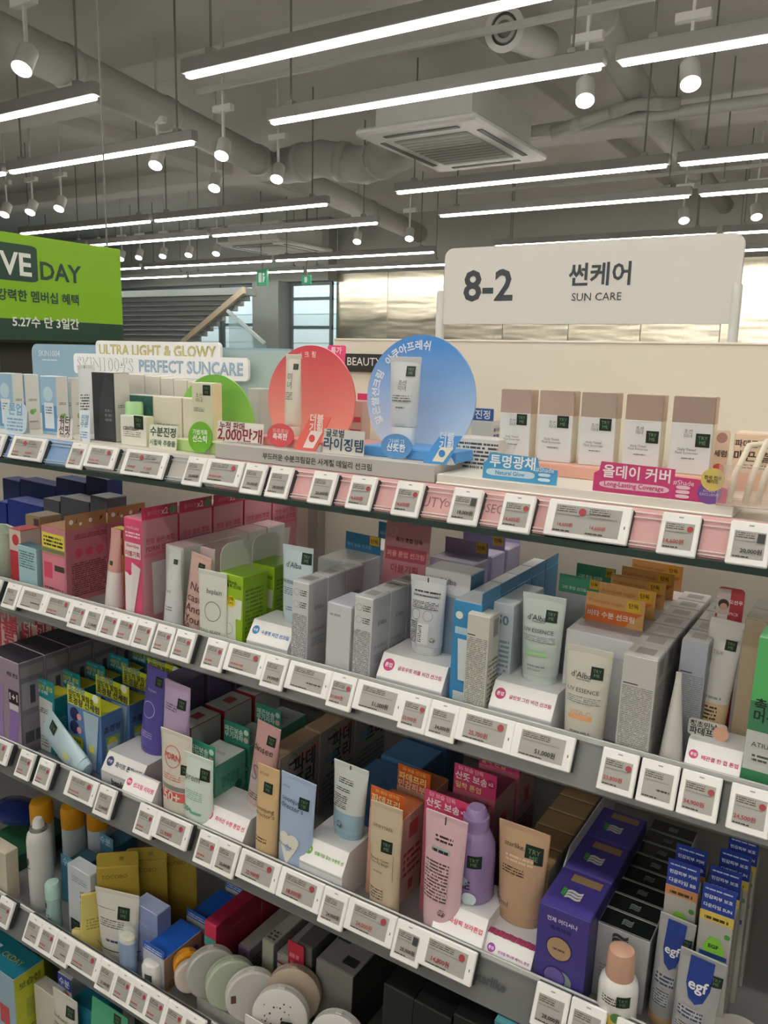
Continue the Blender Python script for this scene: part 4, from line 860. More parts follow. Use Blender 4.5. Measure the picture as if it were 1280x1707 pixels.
carton('window_carton', 'lilac carton with a white lid and a tube picture behind the printed tube', 'B', .085, 710, 946, 785, .05, 'b3b9c8', top='d8d9dc', side='4f7fa4', f=[('g', [(0, .82), (1, .82), (1, 1), (0, 1)], 'd9dadd'), ('t', .5, .92, .4, "d'Alba", '5a5c62', 0, False), ('g', [(.3, .25), (.85, .25), (.95, .8), (.25, .8)], '7f92a6'), ('o', .12, .75, .12, '3a3a50'), ('t', .12, .75, .14, 'x2', 'e0e0ee'), ('r', .05, .02, .95, .2, 'c6c0d8')])
st2 = stand('white stand with magenta badge under the printed white tube', 'B', .012, 640, 1086, 748, 'c8447c', '톤업', '글로우핏 퍼플 비건 선크림', 'b84878', d=.1)
tube('printed_tube', 'white tube covered in black print and recycling marks on a stand', 'B', .055, 676, 960, 736, 'd0d3d7', zb=st2['top'], d=.036, wb=.84, cap=(.014, 'c6c9cd'), f=[('r', .49, .93, .52, .99, '2a2a2c'), ('p', .15, .8, .88, .84, 1, 'd0d3d7', '2c2e32'), ('g', rrect(.76, .04, .02, x0=.12, z0=.745), 'b9bcc0'), ('p', .15, .755, .85, .778, 1, 'b9bcc0', '2c2e32'), ('p', .14, .6, .86, .7, 5, 'd0d3d7', '2c2e32'), ('O', .28, .52, .13, '3a3c40'), ('O', .62, .52, .13, '6a6c70'), ('p', .1, .16, .32, .44, 12, 'd0d3d7', '2c2e32'), ('r', .38, .16, .68, .42, 'e2e4e6'), ('p', .4, .18, .5, .4, 9, 'e2e4e6', '1c1e22'), ('t', .78, .22, .14, '♻', '2c2e32')])
carton('blue_row_carton', 'bright blue carton with white lid, row behind the beige box', 'B', .02, 757, 1000, 804, .062, '3d8fc6', n=5, lw='in the row', top='c9cfd2', side='3f7ea6', hd=(.018, '3a7ea8', [], 's'), f=[('o', .22, .88, .13, 'e8ecdc'), ('o', .68, .86, .13, '2a5f8c'), ('r', .1, .72, .8, .78, 'b9d6ea'), ('g', [(.3, .32), (.6, .32), (.65, .68), (.22, .68)], 'd9e2e8'), ('r', .15, .06, .9, .22, 'c9d2d8')])
carton('beige_carton', 'beige white carton with striped print beside the blue row', 'B', .008, 780, 1022, 817, .036, 'd3d3c9', side='c2c2b8', top='c9c9c0', f=[('p', .05, .04, .95, .8, 46, 'd3d3c9', '86887f'), ('r', .05, .81, .4, .82, '44463f')], s=[('r', .4, .8, .85, .96, '8f8a88'), ('p', .1, .2, .95, .62, 10, 'c2c2b8', '6a6c64')])
carton('frost_carton', 'pale blue grey carton behind the beige striped box', 'B', .06, 823, 1004, 857, .06, 'c2cdd6', n=2, side='b3bfc8', top='ccd4da', f=[('t', .5, .86, .6, '50', '6a7f92'), ('p', .1, .1, .9, .7, 14, 'c2cdd6', '8496a4')])
st3 = stand('white stand with magenta badge under the pale green tube', 'B', .010, 826, 1132, 930, 'c8447c', '톤업', '글린핏 그린 비건 선크림', 'b84878', d=.1, logo="d'Alba")
def uvtube(label, dy, xl, yt, xr, col, zb, band, word):
    tube('vegan_tube', label, 'B', dy, xl, yt, xr, col, zb=zb, d=.038, wb=.82, cap=(.012, col), f=[('s', .72, .78, .26), ('t', .40, .74, .44, "d'Alba", '33383c', 0, False), ('p', .3, .695, .6, .71, 1, col, '5a5f63'), ('t', .47, .60, .68, 'UV ESSENCE', '3a4044', 0, False), ('p', .14, .48, .85, .55, 4, col, '7d8387'), ('r', .22, .325, .72, .365, band), ('t', .46, .39, .46, word, band, 0, False), ('p', .28, .2, .7, .23, 1, col, '8a8f92'), ('t', .46, .165, .3, 'SUN CREAM', '4a4f52', 0, False)])
uvtube('pale green vegan sunscreen tube with sticker on a white stand', .05, 864, 990, 937, 'c2d0cc', st3['top'], 'a5d69a', 'TONE UP')
uvtube('ivory vegan sunscreen tube with orange band and sticker', .012, 937, 1078, 1016, 'd3d1c4', None, 'e8a874', 'VITA-C')
carton('green_lid_carton', 'white carton with dark green header card under the glass shelf', 'B', .22, 930, 985, 998, .07, 'b8babd', n=2, step=.085, top='d5d3cc', side='a9abae', hd=(.03, '4b9a7c', [('t', .38, .3, .6, '그린 톤업 선크림', 'cfe8dc', 0, True), ('r', .76, .45, .98, .98, 'd8b03a'), ('t', .87, .72, .16, '단독', '5a4418')], 'f', 1.0))
carton('orange_lid_carton', 'white lidded carton with orange and tan header card', 'B', .075, 944, 1049, 1062, .058, 'd3d4d8', n=5, step=.062, top='c6c4c8', side='b4b5ba', hd=(.046, 'd9a868', [('t', .36, .72, .6, 'Premium vegan', 'c07a4a', 0, False), ('g', [(.02, .04), (.7, .04), (.8, .3), (.98, .55), (.02, .55)], 'dd7438'), ('t', .45, .32, .8, '비타 수분 선크림', 'f4e6d4'), ('r', .7, .58, .94, .94, 'e6b93a'), ('t', .82, .78, .16, '단독', '6a4a18')], 'b', .86))
def striped(label, dy, xl, yt, xr, n, tint, side, d=.05):
    carton('striped_carton', label, 'B', dy, xl, yt, xr, d, tint, n=n, side=side, top='b9b8b4', f=[('p', .05, .03, .95, .74, 44, tint, '8a8b8c'), ('r', .06, .75, .5, .76, '44464a')], s=[('r', .2, .82, .7, .97, '84817f'), ('p', .1, .3, .9, .76, 14, side, '7a7a7a')], t=[('r', .25, .25, .8, .75, '8f8c88')])
striped('grey white carton with striped print right of the ivory tube', .010, 1040, 1090, 1097, 7, 'cccbc8', 'b1b0ad')
striped('lilac grey carton with striped print behind the tall beige tube', .06, 1137, 1066, 1182, 5, 'a9adbb', '9fa1a8')
tube('edge_tube', 'grey white tube seen from its edge between striped cartons', 'B', .010, 1122, 1126, 1132, 'd0cec8', d=.034, wb=4.2, cap=(.016, 'b9b7b2'), roll=0, rough=.4)
st4 = stand('white stand with pink badge at the right end of the second shelf', 'B', .004, 1148, 1230, 1240, 'd8508c', '톤업', '매끈결 한 겹 톤업', 'd0487c', d=.07)
card('bare_card', 'clear card with bold black lettering on the right stand', 'B', .04, 1148, 1196, 1212, zb=st4['top'], col='c9c9c6', items=[('t', .4, .72, .7, '청초민낯', '3a3836'), ('t', .45, .3, .8, '파데프리', '1c1a18'), ('o', .86, .45, .2, 'd9a88c')], r=.004)
tube('beige_tube', 'tall white and beige tube with black sticker near the right end', 'B', .075, 1180, 1034, 1240, 'd9d8d4', zb=SH['B'][2] + .0008, d=.04, wb=.9, cap=(.02, 'e0c69c'), bands=[(.135, .44, 'dcc096')], roll=4, f=[('s', .72, .84, .32), ('t', .36, .78, .4, 'ATIUE', '8a8a88', 0, False), ('p', .2, .47, .75, .5, 1, 'd9d8d4', '9a9a98'), ('p', .12, .33, .7, .43, 4, 'dcc096', '4a3f30')])
pk = card('pick_card', 'red card with a portrait photo clipped above the tall beige tube', 'B', .115, 1192, 982, 1238, col='c23a48', zb=None, r=.006, items=[('r', .0, .84, .5, .99, 'd8c6c2'), ('o', .27, .90, .2, '3a302e'), ('o', .28, .885, .14, 'd9ab92'), ('r', .08, .78, .46, .84, 'e4e0de'), ('t', .72, .92, .5, '오선우', 'f4eeee'), ('t', .7, .85, .36, 'PICK', 'f0c8cc')])
carton('clear_carton', 'beige carton in a clear sleeve beside the tall beige tube', 'B', .09, 1243, 1030, 1280, .05, 'b9a68c', n=2, top='c2bba6', side='8f8a7a', s=[('p', .2, .6, .8, .64, 1, '8f8a7a', '5a564a')])
carton('green_carton', 'green and white carton standing at the right edge of the second shelf', 'B', .012, 1266, 1062, 1340, .05, 'cfd3d0', side='4f9f6a', top='63c07a', f=[('r', 0, .62, 1, 1, '5fc072'), ('r', 0, .44, 1, .62, '4a8a66'), ('t', .4, .57, .6, '촉촉\n머선', '203428'), ('t', .4, .36, .5, 'ATIUE', '3a3f3c', 0, False), ('p', .2, .26, .8, .31, 2, 'cfd3d0', '5a5f5c'), ('r', 0, 0, 1, .2, '3f8a5c')])

# ================================================================ third shelf
yC_ = SH['C'][0]; zC = SH['C'][2]
for k, (a, y, b, dy) in enumerate(((-22, 1042, 29, .10), (36, 1040, 66, .17), (-6, 1030, 33, .17), (58, 1030, 90, .25))):
    carton('red_header_carton', 'carton with red and white header card at far left, %s of four' % ORD[k], 'C', dy, a, y + 28, b, .05, '8c4a50', grp='red header cartons at the far left', hd=(.045, 'c8454e' if k % 2 else 'd8b0ac', [('t', .55, .55, .8, '더블\n기획', 'e8d0cc' if k % 2 else 'b8384a')], 'f'))
carton('purple_carton', 'grey purple twin pack carton with black lid', 'C', .004, -24, 1086, 30, .062, '9a8a9c', n=5, top='2e2c36', side='6f6a78', f=[('t', .8, .86, .34, '세럼 톤업', '3a3450'), ('g', [(.1, .05), (.45, .05), (.5, .72), (.05, .72)], '9a7fb8'), ('g', [(.6, .05), (.85, .05), (.98, .5), (.7, .5)], '8f70b0'), ('r', .68, .56, .98, .70, '26242a'), ('t', .83, .63, .24, '1+1', 'e6e2e8'), ('r', .7, .49, .97, .555, 'd4d0d4')],
       s=[('r', .05, .84, .95, .95, '857f88'), ('r', .08, .5, .95, .78, '8c8894'), ('r', .4, .55, .6, .74, '3e3c46'), ('r', .08, .1, .95, .44, '7a7680'), ('r', .15, .14, .5, .26, '45434c'), ('r', .55, .14, .9, .26, '45434c')])
tl = thing('lying_tube', 'small lilac tube lying at the left edge of the third shelf', 'tube', (x_at(2, yC_ + .012, zC), yC_ + .014, zC + .0105), (0, math.radians(72), math.radians(20)))
loft('body', [(-.03, .010, .010), (.0, .010, .010), (.03, .011, .004)], M('b48fd0', .35), tl); loft('cap', [(-.045, .008, .008), (-.03, .009, .009)], M('a07fc0', .35), tl)
carton('teal_carton', 'teal carton with white tube picture and tall header card', 'C', .05, 57, 1152, 90, .048, '1d8a92', n=5, step=.062, top='e0d23c', side='1c7a84', stepx=.006, hd=(.036, '1d8c96', [('t', .38, .8, .5, 'MEDICUBE', '9ad0d4', 0, False), ('t', .5, .5, .86, '세럼핏 톤업', 'c9cf5a'), ('t', .4, .2, .6, '수분 선세럼', 'dceeee')], 'f'), lw='in the row',
       f=[('g', [(.25, .02), (.75, .02), (.92, .92), (.06, .96)], 'd6d8d6'), ('p', .2, .68, .8, .78, 3, 'd6d8d6', '4a4e50'), ('r', .46, .3, .54, .55, '3f9aa4'), ('p', .3, .1, .7, .3, 4, 'd6d8d6', '7a8284')], s=[('p', .1, .4, .6, .66, 6, '1c7a84', '5fb0b4')])
carton('serum_carton', 'blue carton with yellow header and blue tube picture', 'C', .05, 112, 1172, 168, .055, '5f86bc', n=5, step=.068, top='c9cc3a', side='4d72a6', stepx=.006, hd=(.042, 'c6d02c', [('t', .3, .9, .5, '초경량', '6a8aa4'), ('t', .42, .60, .74, '압도적 발림성', '2c3020'), ('t', .5, .26, .92, '초경량 선세럼', '3a2c4a'), ('o', .86, .82, .09, 'e2e6d0')], 'f'),
       f=[('o', .22, .86, .14, '2c3356'), ('o', .36, .84, .07, 'e0a0a8'), ('o', .22, .64, .14, '2c3356'), ('o', .36, .62, .07, 'e0a0a8'), ('r', .08, .08, .46, .5, 'c6cc34'), ('r', .13, .08, .41, .36, '7fa0b4'), ('t', .27, .43, .3, '수분보습', '2c3020'), ('g', [(.62, .06), (.84, .06), (.96, .98), (.5, .98)], 'a9c2d2'), ('r', .66, .34, .8, .46, 'd8d45a')],
       s=[('t', .5, .74, .8, '초경량', '2c3850'), ('r', .2, .2, .85, .62, '7fa06c'), ('o', .5, .5, .22, 'c6c83a'), ('g', [(.3, .22), (.45, .22), (.5, .5), (.25, .5)], 'b4ccd8'), ('g', [(.55, .22), (.7, .22), (.75, .5), (.5, .5)], 'b4ccd8')])
# light blue tube lying slanted across the two cartons
lt = tube('ice_blue_tube', 'pale ice blue tube lying slanted before the teal and blue cartons', 'C', .004, 80, 1166, 120, 'b4cdd6', d=.03, wb=.84, cap=(.016, 'a9c4ce'), f=[('s', .68, .78, .32), ('r', .4, .3, .62, .4, 'c9cf7a'), ('p', .3, .22, .7, .27, 2, 'b4cdd6', '8aa4ae')])
pe = on_y(143, 1290, yC_ + .02); lt.location = (pe.x, yC_ + .02, pe.z); lt.rotation_euler = (math.radians(-4), math.radians(-62), math.radians(0))
s5 = stand('white stand with navy badge under the violet tube', 'C', .03, 182, 1250, 246, '3a3f7c', '수분', '화이트 톤업 비건', '2f3a6a', d=.1, logo='beplain')
tube('violet_tube', 'deep violet tube with a thin ring on the left white stand', 'C', .084, 234, 1112, 268, '5b52a6', zb=s5['top'], d=.036, wb=1.15, cap=(.014, '544b9a'), roll=6, f=[('s', .7, .86, .34), ('t', .45, .74, .4, 'beplain', 'c2bce4', 0, False), ('O', .4, .52, .3, 'd0cce8'), ('p', .1, .2, .7, .28, 3, '5b52a6', 'a9a2d8')])
s6 = stand('lower white stand with pink lettering before the navy badge stand', 'C', .002, 216, 1284, 266, 'e0437c', '톤업', '선크림 비타핏', 'd8487c', d=.026)
tube('lilac_tube', 'lilac tube with flower print and sticker beside the violet tube', 'C', .05, 264, 1136, 307, 'bba6c6', zb=s5['top'], d=.034, wb=.95, cap=(.014, 'b09aba'), roll=4, f=[('s', .75, .80, .3), ('p', .15, .70, .6, .78, 3, 'bba6c6', '6a5a78'), ('o', .4, .42, .2, 'e0dce4'), ('o', .55, .36, .14, '4a4450'), ('o', .5, .46, .1, 'c98a6a'), ('p', .1, .12, .6, .2, 3, 'bba6c6', '8a7a98')])
carton('mauve_carton', 'mauve grey carton behind the violet and lilac tubes', 'C', .15, 268, 1128, 300, .07, '6f6a8c', n=3, step=.085, top='7a7694', side='5c5878', lw='in the row')
carton('red_carton', 'red carton with grey white lid behind the two white stands', 'C', .10, 284, 1202, 318, .085, '9c2f34', n=3, step=.095, top='c4c6c4', side='bfc2c0', t=[('r', .3, .4, .7, .7, 'a8504c')], lw='in the row')
tube('pdrn_tube', 'cream tube with red circle and coral band near the front edge', 'C', .006, 256, 1217, 308, 'd8d3c6', d=.036, wb=.86, cap=(.02, 'dad3c4'), bands=[(.28, .38, 'd9685f'), (.39, .44, '8a8a82')], f=[('O', .45, .74, .26, 'd86a62'), ('t', .45, .74, .5, 'PDRN', 'd05a54'), ('s', .86, .64, .24), ('t', .5, .33, .5, '50+', 'f0d8d2'), ('p', .2, .5, .75, .57, 3, 'd8d3c6', 'd07a70')])
tube('mint_tube', 'mint white tube with sticker standing beside the cream tube', 'C', .004, 294, 1256, 344, 'd6e2d8', d=.034, wb=.86, cap=(.012, 'd6e2d8'), f=[('s', .78, .80, .3), ('t', .4, .70, .5, 'prem', '5a6a62', 0, False), ('p', .2, .46, .75, .58, 5, 'd6e2d8', '8ab8a8'), ('t', .3, .33, .3, '50+', '3f9a80'), ('r', .4, .29, .75, .32, '5fae94'), ('p', .15, .14, .7, .22, 3, 'd6e2d8', '4a5a54')])
carton('mint_carton', 'mint green carton with white lid and lettered header card', 'C', .045, 314, 1262, 358, .085, '3f9a84', n=3, step=.095, top='cdd2cf', side='5a9c88', t=[('t', .5, .5, .5, 'prem', '8a9a94', 0, False)], hd=(.04, '3a9680', [('t', .40, .45, .72, '매끈보송\n무기자차', 'e0efe8'), ('o', .87, .7, .09, 'cfe4da'), ('o', .87, .3, .09, 'd8b8ac')], 'f'), f=[('o', .86, .62, .13, '2c7a66'), ('t', .86, .62, .16, '50', 'cfe4da')], s=[('t', .5, .68, .6, '매끈보송\n무기자차', '2f7a68'), ('p', .15, .2, .6, .4, 5, '5a9c88', 'b9d6cc'), ('o', .75, .5, .12, '2c6a58')])
s7 = stand('white stand with pink badge under the pink script tube', 'C', .008, 346, 1336, 418, 'ec4a86', '톤업', '피어선 수분 톤업 선', 'e0487c', d=.09)
tube('script_tube', 'dusty pink tube with large script lettering on the pink stand', 'C', .05, 420, 1205, 459, 'c99e9c', zb=s7['top'], d=.032, wb=1.05, cap=(.014, 'c9c0bc'), roll=8, bands=[(.1, .42, 'c2b0ae')], f=[('s', .72, .84, .34), ('t', .45, .72, .85, 'dinsee', '3a2426', 0, False), ('t', .3, .45, .3, 'S', '8a8484', 0, False), ('p', .1, .16, .7, .24, 3, 'c2b0ae', '5a4a4a')])
tube('beige_slim_tube', 'golden beige slim tube with sticker near the front edge', 'C', .004, 421, 1277, 457, 'd9b98a', d=.03, wb=.95, cap=(.014, 'cda878'), roll=2, f=[('s', .58, .80, .4), ('t', .35, .92, .4, 'ETUDE', '6a5434', 0, False), ('t', .5, .56, .85, "soonjung\ndirector's", '5a4630', 0, False), ('p', .15, .26, .7, .32, 2, 'd9b98a', '5a4630')])
tube('sky_tube', 'sky blue tube with ivory heart beside the golden beige tube', 'C', .002, 459, 1292, 517, 'a9bddb', d=.034, wb=.9, cap=(.014, 'a3b8d8'), roll=3, f=[('s', .74, .78, .28), ('t', .2, .88, .2, 'ETUDE', '5a6480', 0, False), ('t', .42, .74, .66, "soonjung\ndirector's", '2f3a58', 0, False), ('o', .3, .4, .16, 'e6e4d8'), ('o', .56, .4, .16, 'e6e4d8'), ('g', [(.15, .36), (.43, .16), (.71, .36), (.5, .44)], 'e6e4d8'), ('t', .36, .34, .4, 'PA++++', '5a5f70', 0, False)])
carton('pattern_carton', 'beige carton with blue and black lettered side behind the tubes', 'C', .075, 437, 1254, 466, .12, 'bfa48c', n=3, top='b39a80', side='8f8c88', lw='in the row', f=[('p', .15, .78, .85, .84, 3, 'bfa48c', '7a6450')], s=[('O', .32, .87, .12, '26262a'), ('r', .22, .84, .42, .87, '26262a'), ('r', .45, .84, .98, .92, 'b07a74'), ('t', .6, .70, .55, '파데\n프리', '2a2c30'), ('t', .3, .62, .35, '보송', '4f86a4'), ('p', .1, .05, .95, .45, 6, '8f8c88', '5a6a74')])
s8 = stand('white stand with green badge under the white and blue tube', 'C', .004, 512, 1392, 583, '5ba832', '촉촉', '번들거림 없는 수분핏 선', '6aa83c', d=.1)
tube('two_tone_tube', 'white and pale blue tube with black print on the green badge stand', 'C', .05, 547, 1272, 605, 'd3d8d6', zb=s8['top'], d=.036, wb=.8, cap=(.012, '8fb0bf'), bands=[(.09, .36, '9dbccb')], roll=2, f=[('r', .48, .93, .51, .99, '2a2a2c'), ('p', .22, .74, .65, .82, 3, 'd3d8d6', '2c3034'), ('p', .18, .64, .6, .69, 2, 'd3d8d6', '2c3034'), ('p', .12, .42, .55, .6, 7, 'd3d8d6', '4a4e52'), ('t', .4, .2, .2, '♻', '2c3034')])
carton('blue_lid_carton', 'steel blue carton with rounded lid at the rear', 'C', .16, 586, 1296, 655, .085, '43729e', n=3, step=.1, top='4a7aa8', side='2f5478', s=[('o', .5, .75, .2, '26466a')], lw='in the row')
carton('orange_carton', 'peach carton with bright orange header card', 'C', .05, 616, 1346, 672, .07, 'd9a890', n=2, step=.085, top='cf7a4a', side='d4a6a0', hd=(.04, 'd9632a', [('t', .5, .86, .7, '50 보습 선크림', 'e8c06a'), ('t', .46, .52, .84, '파데프리', 'f4e2a0'), ('t', .46, .16, .84, '민감피부', 'f0dcd0')], 'f'), s=[('r', .3, .72, .7, .9, 'c8605a'), ('p', .1, .3, .9, .62, 4, 'd4a6a0', 'b04a54'), ('r', .4, .1, .6, .22, 'b8485a')])
tube('taupe_tube', 'beige concealer tube with sticker before the orange header cartons', 'C', .004, 609, 1340, 662, 'cdbb9f', d=.034, wb=.9, cap=(.016, 'd6d2c6'), f=[('s', .62, .66, .34), ('t', .45, .81, .62, 'DEWYTREE', '4a4030', 0, False), ('t', .42, .52, .62, 'Blemish Cover\nTone Fit Beige', '4a4030', 0, False), ('p', .25, .43, .55, .45, 1, 'cdbb9f', '8a7c64'), ('p', .1, .2, .6, .3, 4, 'cdbb9f', '5a4e3c'), ('r', .08, .38, .09, .62, '5a4e3c'), ('r', .84, .38, .85, .6, '5a4e3c')])
carton('pink_header_carton', 'rose carton with pink header card at the rear', 'C', .065, 706, 1358, 780, .085, 'c26a80', n=3, step=.1, top='8c4a5c', side='a88a92', hd=(.045, 'd84a7c', [('t', .4, .88, .6, '50 보습 단독', 'f0b0c4'), ('t', .42, .58, .76, '산뜻 보송', 'f6eef0'), ('t', .36, .2, .6, '밀착 톤업', 'f0d890'), ('o', .88, .62, .1, 'c02c64'), ('t', .88, .62, .12, 'x2', 'f6e0e8')], 'f'), s=[('r', .35, .6, .6, .78, 'b03c54'), ('p', .1, .2, .9, .5, 5, 'a88a92', '8a4a5a')])
tube('blush_print_tube', 'blush pink tube with black print and white cap beside the purple pump', 'C', .006, 701, 1356, 771, 'dcb8c0', d=.036, wb=.84, cap=(.03, 'd8cfd0'), roll=1, f=[('r', .48, .93, .51, .99, '2a2a2c'), ('p', .3, .80, .72, .86, 2, 'dcb8c0', '3a2c30'), ('p', .25, .72, .68, .76, 1, 'a9b4b2', '1c2c2c'), ('p', .12, .36, .7, .66, 12, 'dcb8c0', '5a464c'), ('t', .62, .28, .18, '♻', '2c2426')])
s9 = stand('white stand with rose badge under the purple pump bottle', 'C', .002, 732, 1498, 815, 'ee5f7c', '톤업', '파삼픽 보라톤업', 'e0587c', d=.1)
pb = on_y(786, 1480, yC_ + .06); rr = (x_at(818, yC_ + .06, pb.z) - x_at(756, yC_ + .06, pb.z)) / 2; hb_ = on_y(786, 1345, yC_ + .06).z - s9['top']
lathe('pump_bottle', 'lilac pump bottle with sticker standing on the rose badge stand', 'bottle', (pb.x, yC_ + .065, s9['top']), [('body', [(rr * .92, 0), (rr, .003), (rr, hb_ * .52), (rr * .96, hb_ * .62), (rr * .7, hb_ * .74), (rr * .62, hb_ * .76)]), ('collar', [(rr * .62, hb_ * .76), (rr * .62, hb_ * .9)]), ('nozzle_cap', [(rr * .5, hb_ * .9), (rr * .48, hb_ * .97), (rr * .40, hb_)])], [M('9a84b8', .3, coat=.2), M('a48fc2', .35), M('a893c6', .35)],
      f=[('s', .70, .50, .32), ('t', .28, .56, .26, 'Nerd.a', '2c2434', 0, False), ('t', .36, .17, .56, 'tonE\nSUn', '2c2438'), ('o', .46, .27, .12, '9ab8c8'), ('o', .62, .08, .17, 'cfe0e6')], H=hb_)
s10 = stand('white stand with violet badge and scalloped edge under the tan tube', 'C', .002, 814, 1552, 892, 'a34ab4', '톤업', '선크림 하나로 베이스 완성', 'a0409c', d=.1)
tube('tan_tube', 'tan tube with black sticker on the violet badge stand', 'C', .055, 824, 1373, 910, 'c2a183', zb=s10['top'], d=.038, wb=.82, cap=(.016, 'b9987a'), f=[('s', .74, .76, .34), ('t', .36, .80, .4, 'starlike.', '4a3a2c', 0, False), ('p', .2, .64, .75, .72, 2, 'c2a183', 'd9bfa6'), ('p', .16, .52, .6, .6, 3, 'c2a183', '4a3a2c'), ('t', .2, .2, .3, '50ml', '5a4838', 0, False)])
sc = thing('scalloped_strip', 'deep pink scalloped paper strip along the violet badge stand', 'paper strip', (s10.location.x, yC_ + .035, s10['top']))
for i in range(14): rbox('scallop', .0062, .012, .0015, M('b03a68', .5), sc, (-.045 + .0068 * i, -.006 - .0008 * (i % 2), 0), c=.0005)
carton('kraft_carton', 'kraft brown carton lid in the row beside purple boxes', 'C', .09, 850, 1428, 915, .052, 'a98a62', n=6, lw='from the front', top='ab8b64', t=[('r', 0, 0, 1, .07, 'd4b890'), ('r', 0, .96, 1, 1, '7d6446')], side='8f8f92', grp='row of kraft brown cartons')
dv = thing('shelf_divider', 'grey white divider wall between kraft and purple boxes', 'divider', (x_at(921, yC_ + .06, zC + .12), yC_ + .22, zC)); plate('panel', [(-.15, 0), (.15, 0), (.15, .16), (-.09, .16), (-.15, .11)], .002, M('b4b5ba', .4), dv, (0, 0, 0), (0, 0, PI / 2)); rbox('base_strip', .012, .3, .0015, M('b4b5ba', .4), dv)
carton('violet_carton', 'violet carton with tan label and gift picture', 'C', .008, 899, 1504, 984, .096, '4a3f8c', n=3, top='4a3f90', side='362e6c', lw='in the row', t=[('r', .28, .72, .88, .9, '9a7f5c'), ('t', .5, .4, .3, '≋', 'd4d6d2'), ('g', [(.25, .35), (.34, .3), (.34, .5), (.25, .52)], '3f8a4a')],
       f=[('t', .48, .88, .6, '언제 어디서나', 'd9d6ea'), ('t', .46, .79, .4, '촉촉하게', '2c2660'), ('o', .46, .58, .26, '2e2762'), ('o', .46, .58, .235, 'b79878'), ('p', .34, .56, .58, .6, 1, 'b79878', '6a5038'), ('o', .55, .24, .21, '8a9a98'), ('o', .42, .26, .22, '2e2762'), ('o', .42, .26, .2, '6f62aa'), ('t', .48, .1, .34, 'GIFT', 'dfe0c0'), ('t', .48, .04, .46, '한정 기획', 'e6e4ee')])
carton('silver_carton', 'silver carton with black lid and wave mark', 'C', .048, 997, 1537, 1084, .037, 'b3b5b8', n=8, top='1a1f1e', side='8d9092', lw='in the row', rough=.25, f=[('t', .45, .86, .3, '≋', '3a3c3e'), ('p', .1, .3, .8, .5, 4, 'b3b5b8', '8a8c90')], t=[('t', .5, .5, .2, '≋', '6a7472'), ('r', .02, .0, .98, .05, '8f9492')])
for k in range(0): pass
wbp = on_z(1030, 1712, zC); 
lathe('white_bottle', 'white bottle with rose beige domed cap before the silver cartons', 'bottle', (x_at(1031, yC_ + .012, zC + .06), yC_ + .014 - .002, zC), [('body', [(.024, 0), (.026, .004), (.026, .062), (.024, .072), (.018, .078)]), ('cap', [(.0185, .078), (.0185, .108), (.016, .116), (.008, .119)])], [M('dedcd8', .3, coat=.2), M('c9a08a', .3, coat=.2)], f=[('s', .74, .48, .3), ('p', .2, .42, .58, .52, 3, 'dedcd8', '4a4a48'), ('o', .4, .2, .22, 'd8c05a'), ('o', .62, .28, .14, '5f8a4c')], H=.119)
for (lab, dy, xl_, yt_, xr_, rl) in (('silver and blue tube with sticker, rear one of the two', .035, 1096, 1532, 1157, 3), ('silver and blue tube with sticker, front one of the two', .004, 1130, 1592, 1209, 3)):
    tube('silver_blue_tube', lab, 'C', dy, xl_, yt_, xr_, 'b9bbbd', d=.036, wb=.84, cap=(.02, 'c9a87c' if dy > .02 else 'c9cacc'), roll=rl, metal=.35, rough=.28, f=[('g', [(.24, .97), (.76, .97), (.76, .72), (.66, .6), (.5, .56), (.34, .6), (.24, .72)], '243f8c'), ('s', .84, .82, .26), ('t', .5, .72, .42, 'egf', 'e2e4ea'), ('p', .16, .42, .7, .52, 3, 'b9bbbd', '3a4466'), ('p', .16, .24, .62, .38, 6, 'b9bbbd', '5a6072')])
def egf(label, dy, xl, yt, xr, word, strip):
    X0, X1, zb, z1, Y = fit('C', dy, xl, yt, xr); h = z1 - zb
    carton_at('egf_carton', label, 'carton', X0, X1, zb, z1 - .038, Y, .03, 'b9b6b0', rough=.3, side='8f8d8a', grp='blue header cream cartons', hd=(.038, '27409a', [('p', .08, .80, .9, .9, 1, '27409a', 'c2cae6'), ('t', .5, .56, .84, '민감피부 ' + word[0], 'dfe4f2'), ('t', .5, .24, .84, '다운타임 ' + word[1], 'dfe4f2')], 'f'),
              f=[('r', 0, .93, 1, 1, strip), ('p', .15, .945, .85, .985, 1, strip, '4a3a1c'), ('o', .86, .85, .09, '4f9a4c'), ('g', [(.25, .38), (.75, .38), (.75, .62), (.25, .62)], '24386c'), ('g', [(.2, .62), (.38, .54), (.64, .54), (.82, .62), (.82, .74), (.64, .82), (.38, .82), (.2, .74)], '8ad04a'), ('r', .1, .66, .92, .695, '2c4a9a'), ('t', .5, .75, .3, 'EGF', '2a5a30'), ('t', .5, .61, .26, '100', '2a5a30'), ('t', .5, .46, .32, 'egf', 'd6d8e0')])
egf('cream carton with blue header, front of the nearer column', .075, 1114, 1430, 1168, ('커버', 'BB'), 'c98a5a')
egf('cream carton with blue header, second of the nearer column', .115, 1128, 1405, 1180, ('커버', 'BB'), 'c98a5a')
egf('cream carton with blue header, front of the right column', .055, 1172, 1470, 1229, ('보호', 'SUN'), 'd9c05a')
egf('cream carton with blue header, second of the right column', .095, 1184, 1441, 1238, ('보호', 'SUN'), 'd9c05a')
egf('cream carton with blue header, third of the right column', .14, 1201, 1413, 1254, ('보호', 'SUN'), 'd9c05a')
egf('cream carton with blue header, rearmost of the right column', .18, 1216, 1390, 1266, ('보호', 'SUN'), 'd9c05a')
jb = on_y(1234, 1690, yC_ + .035)
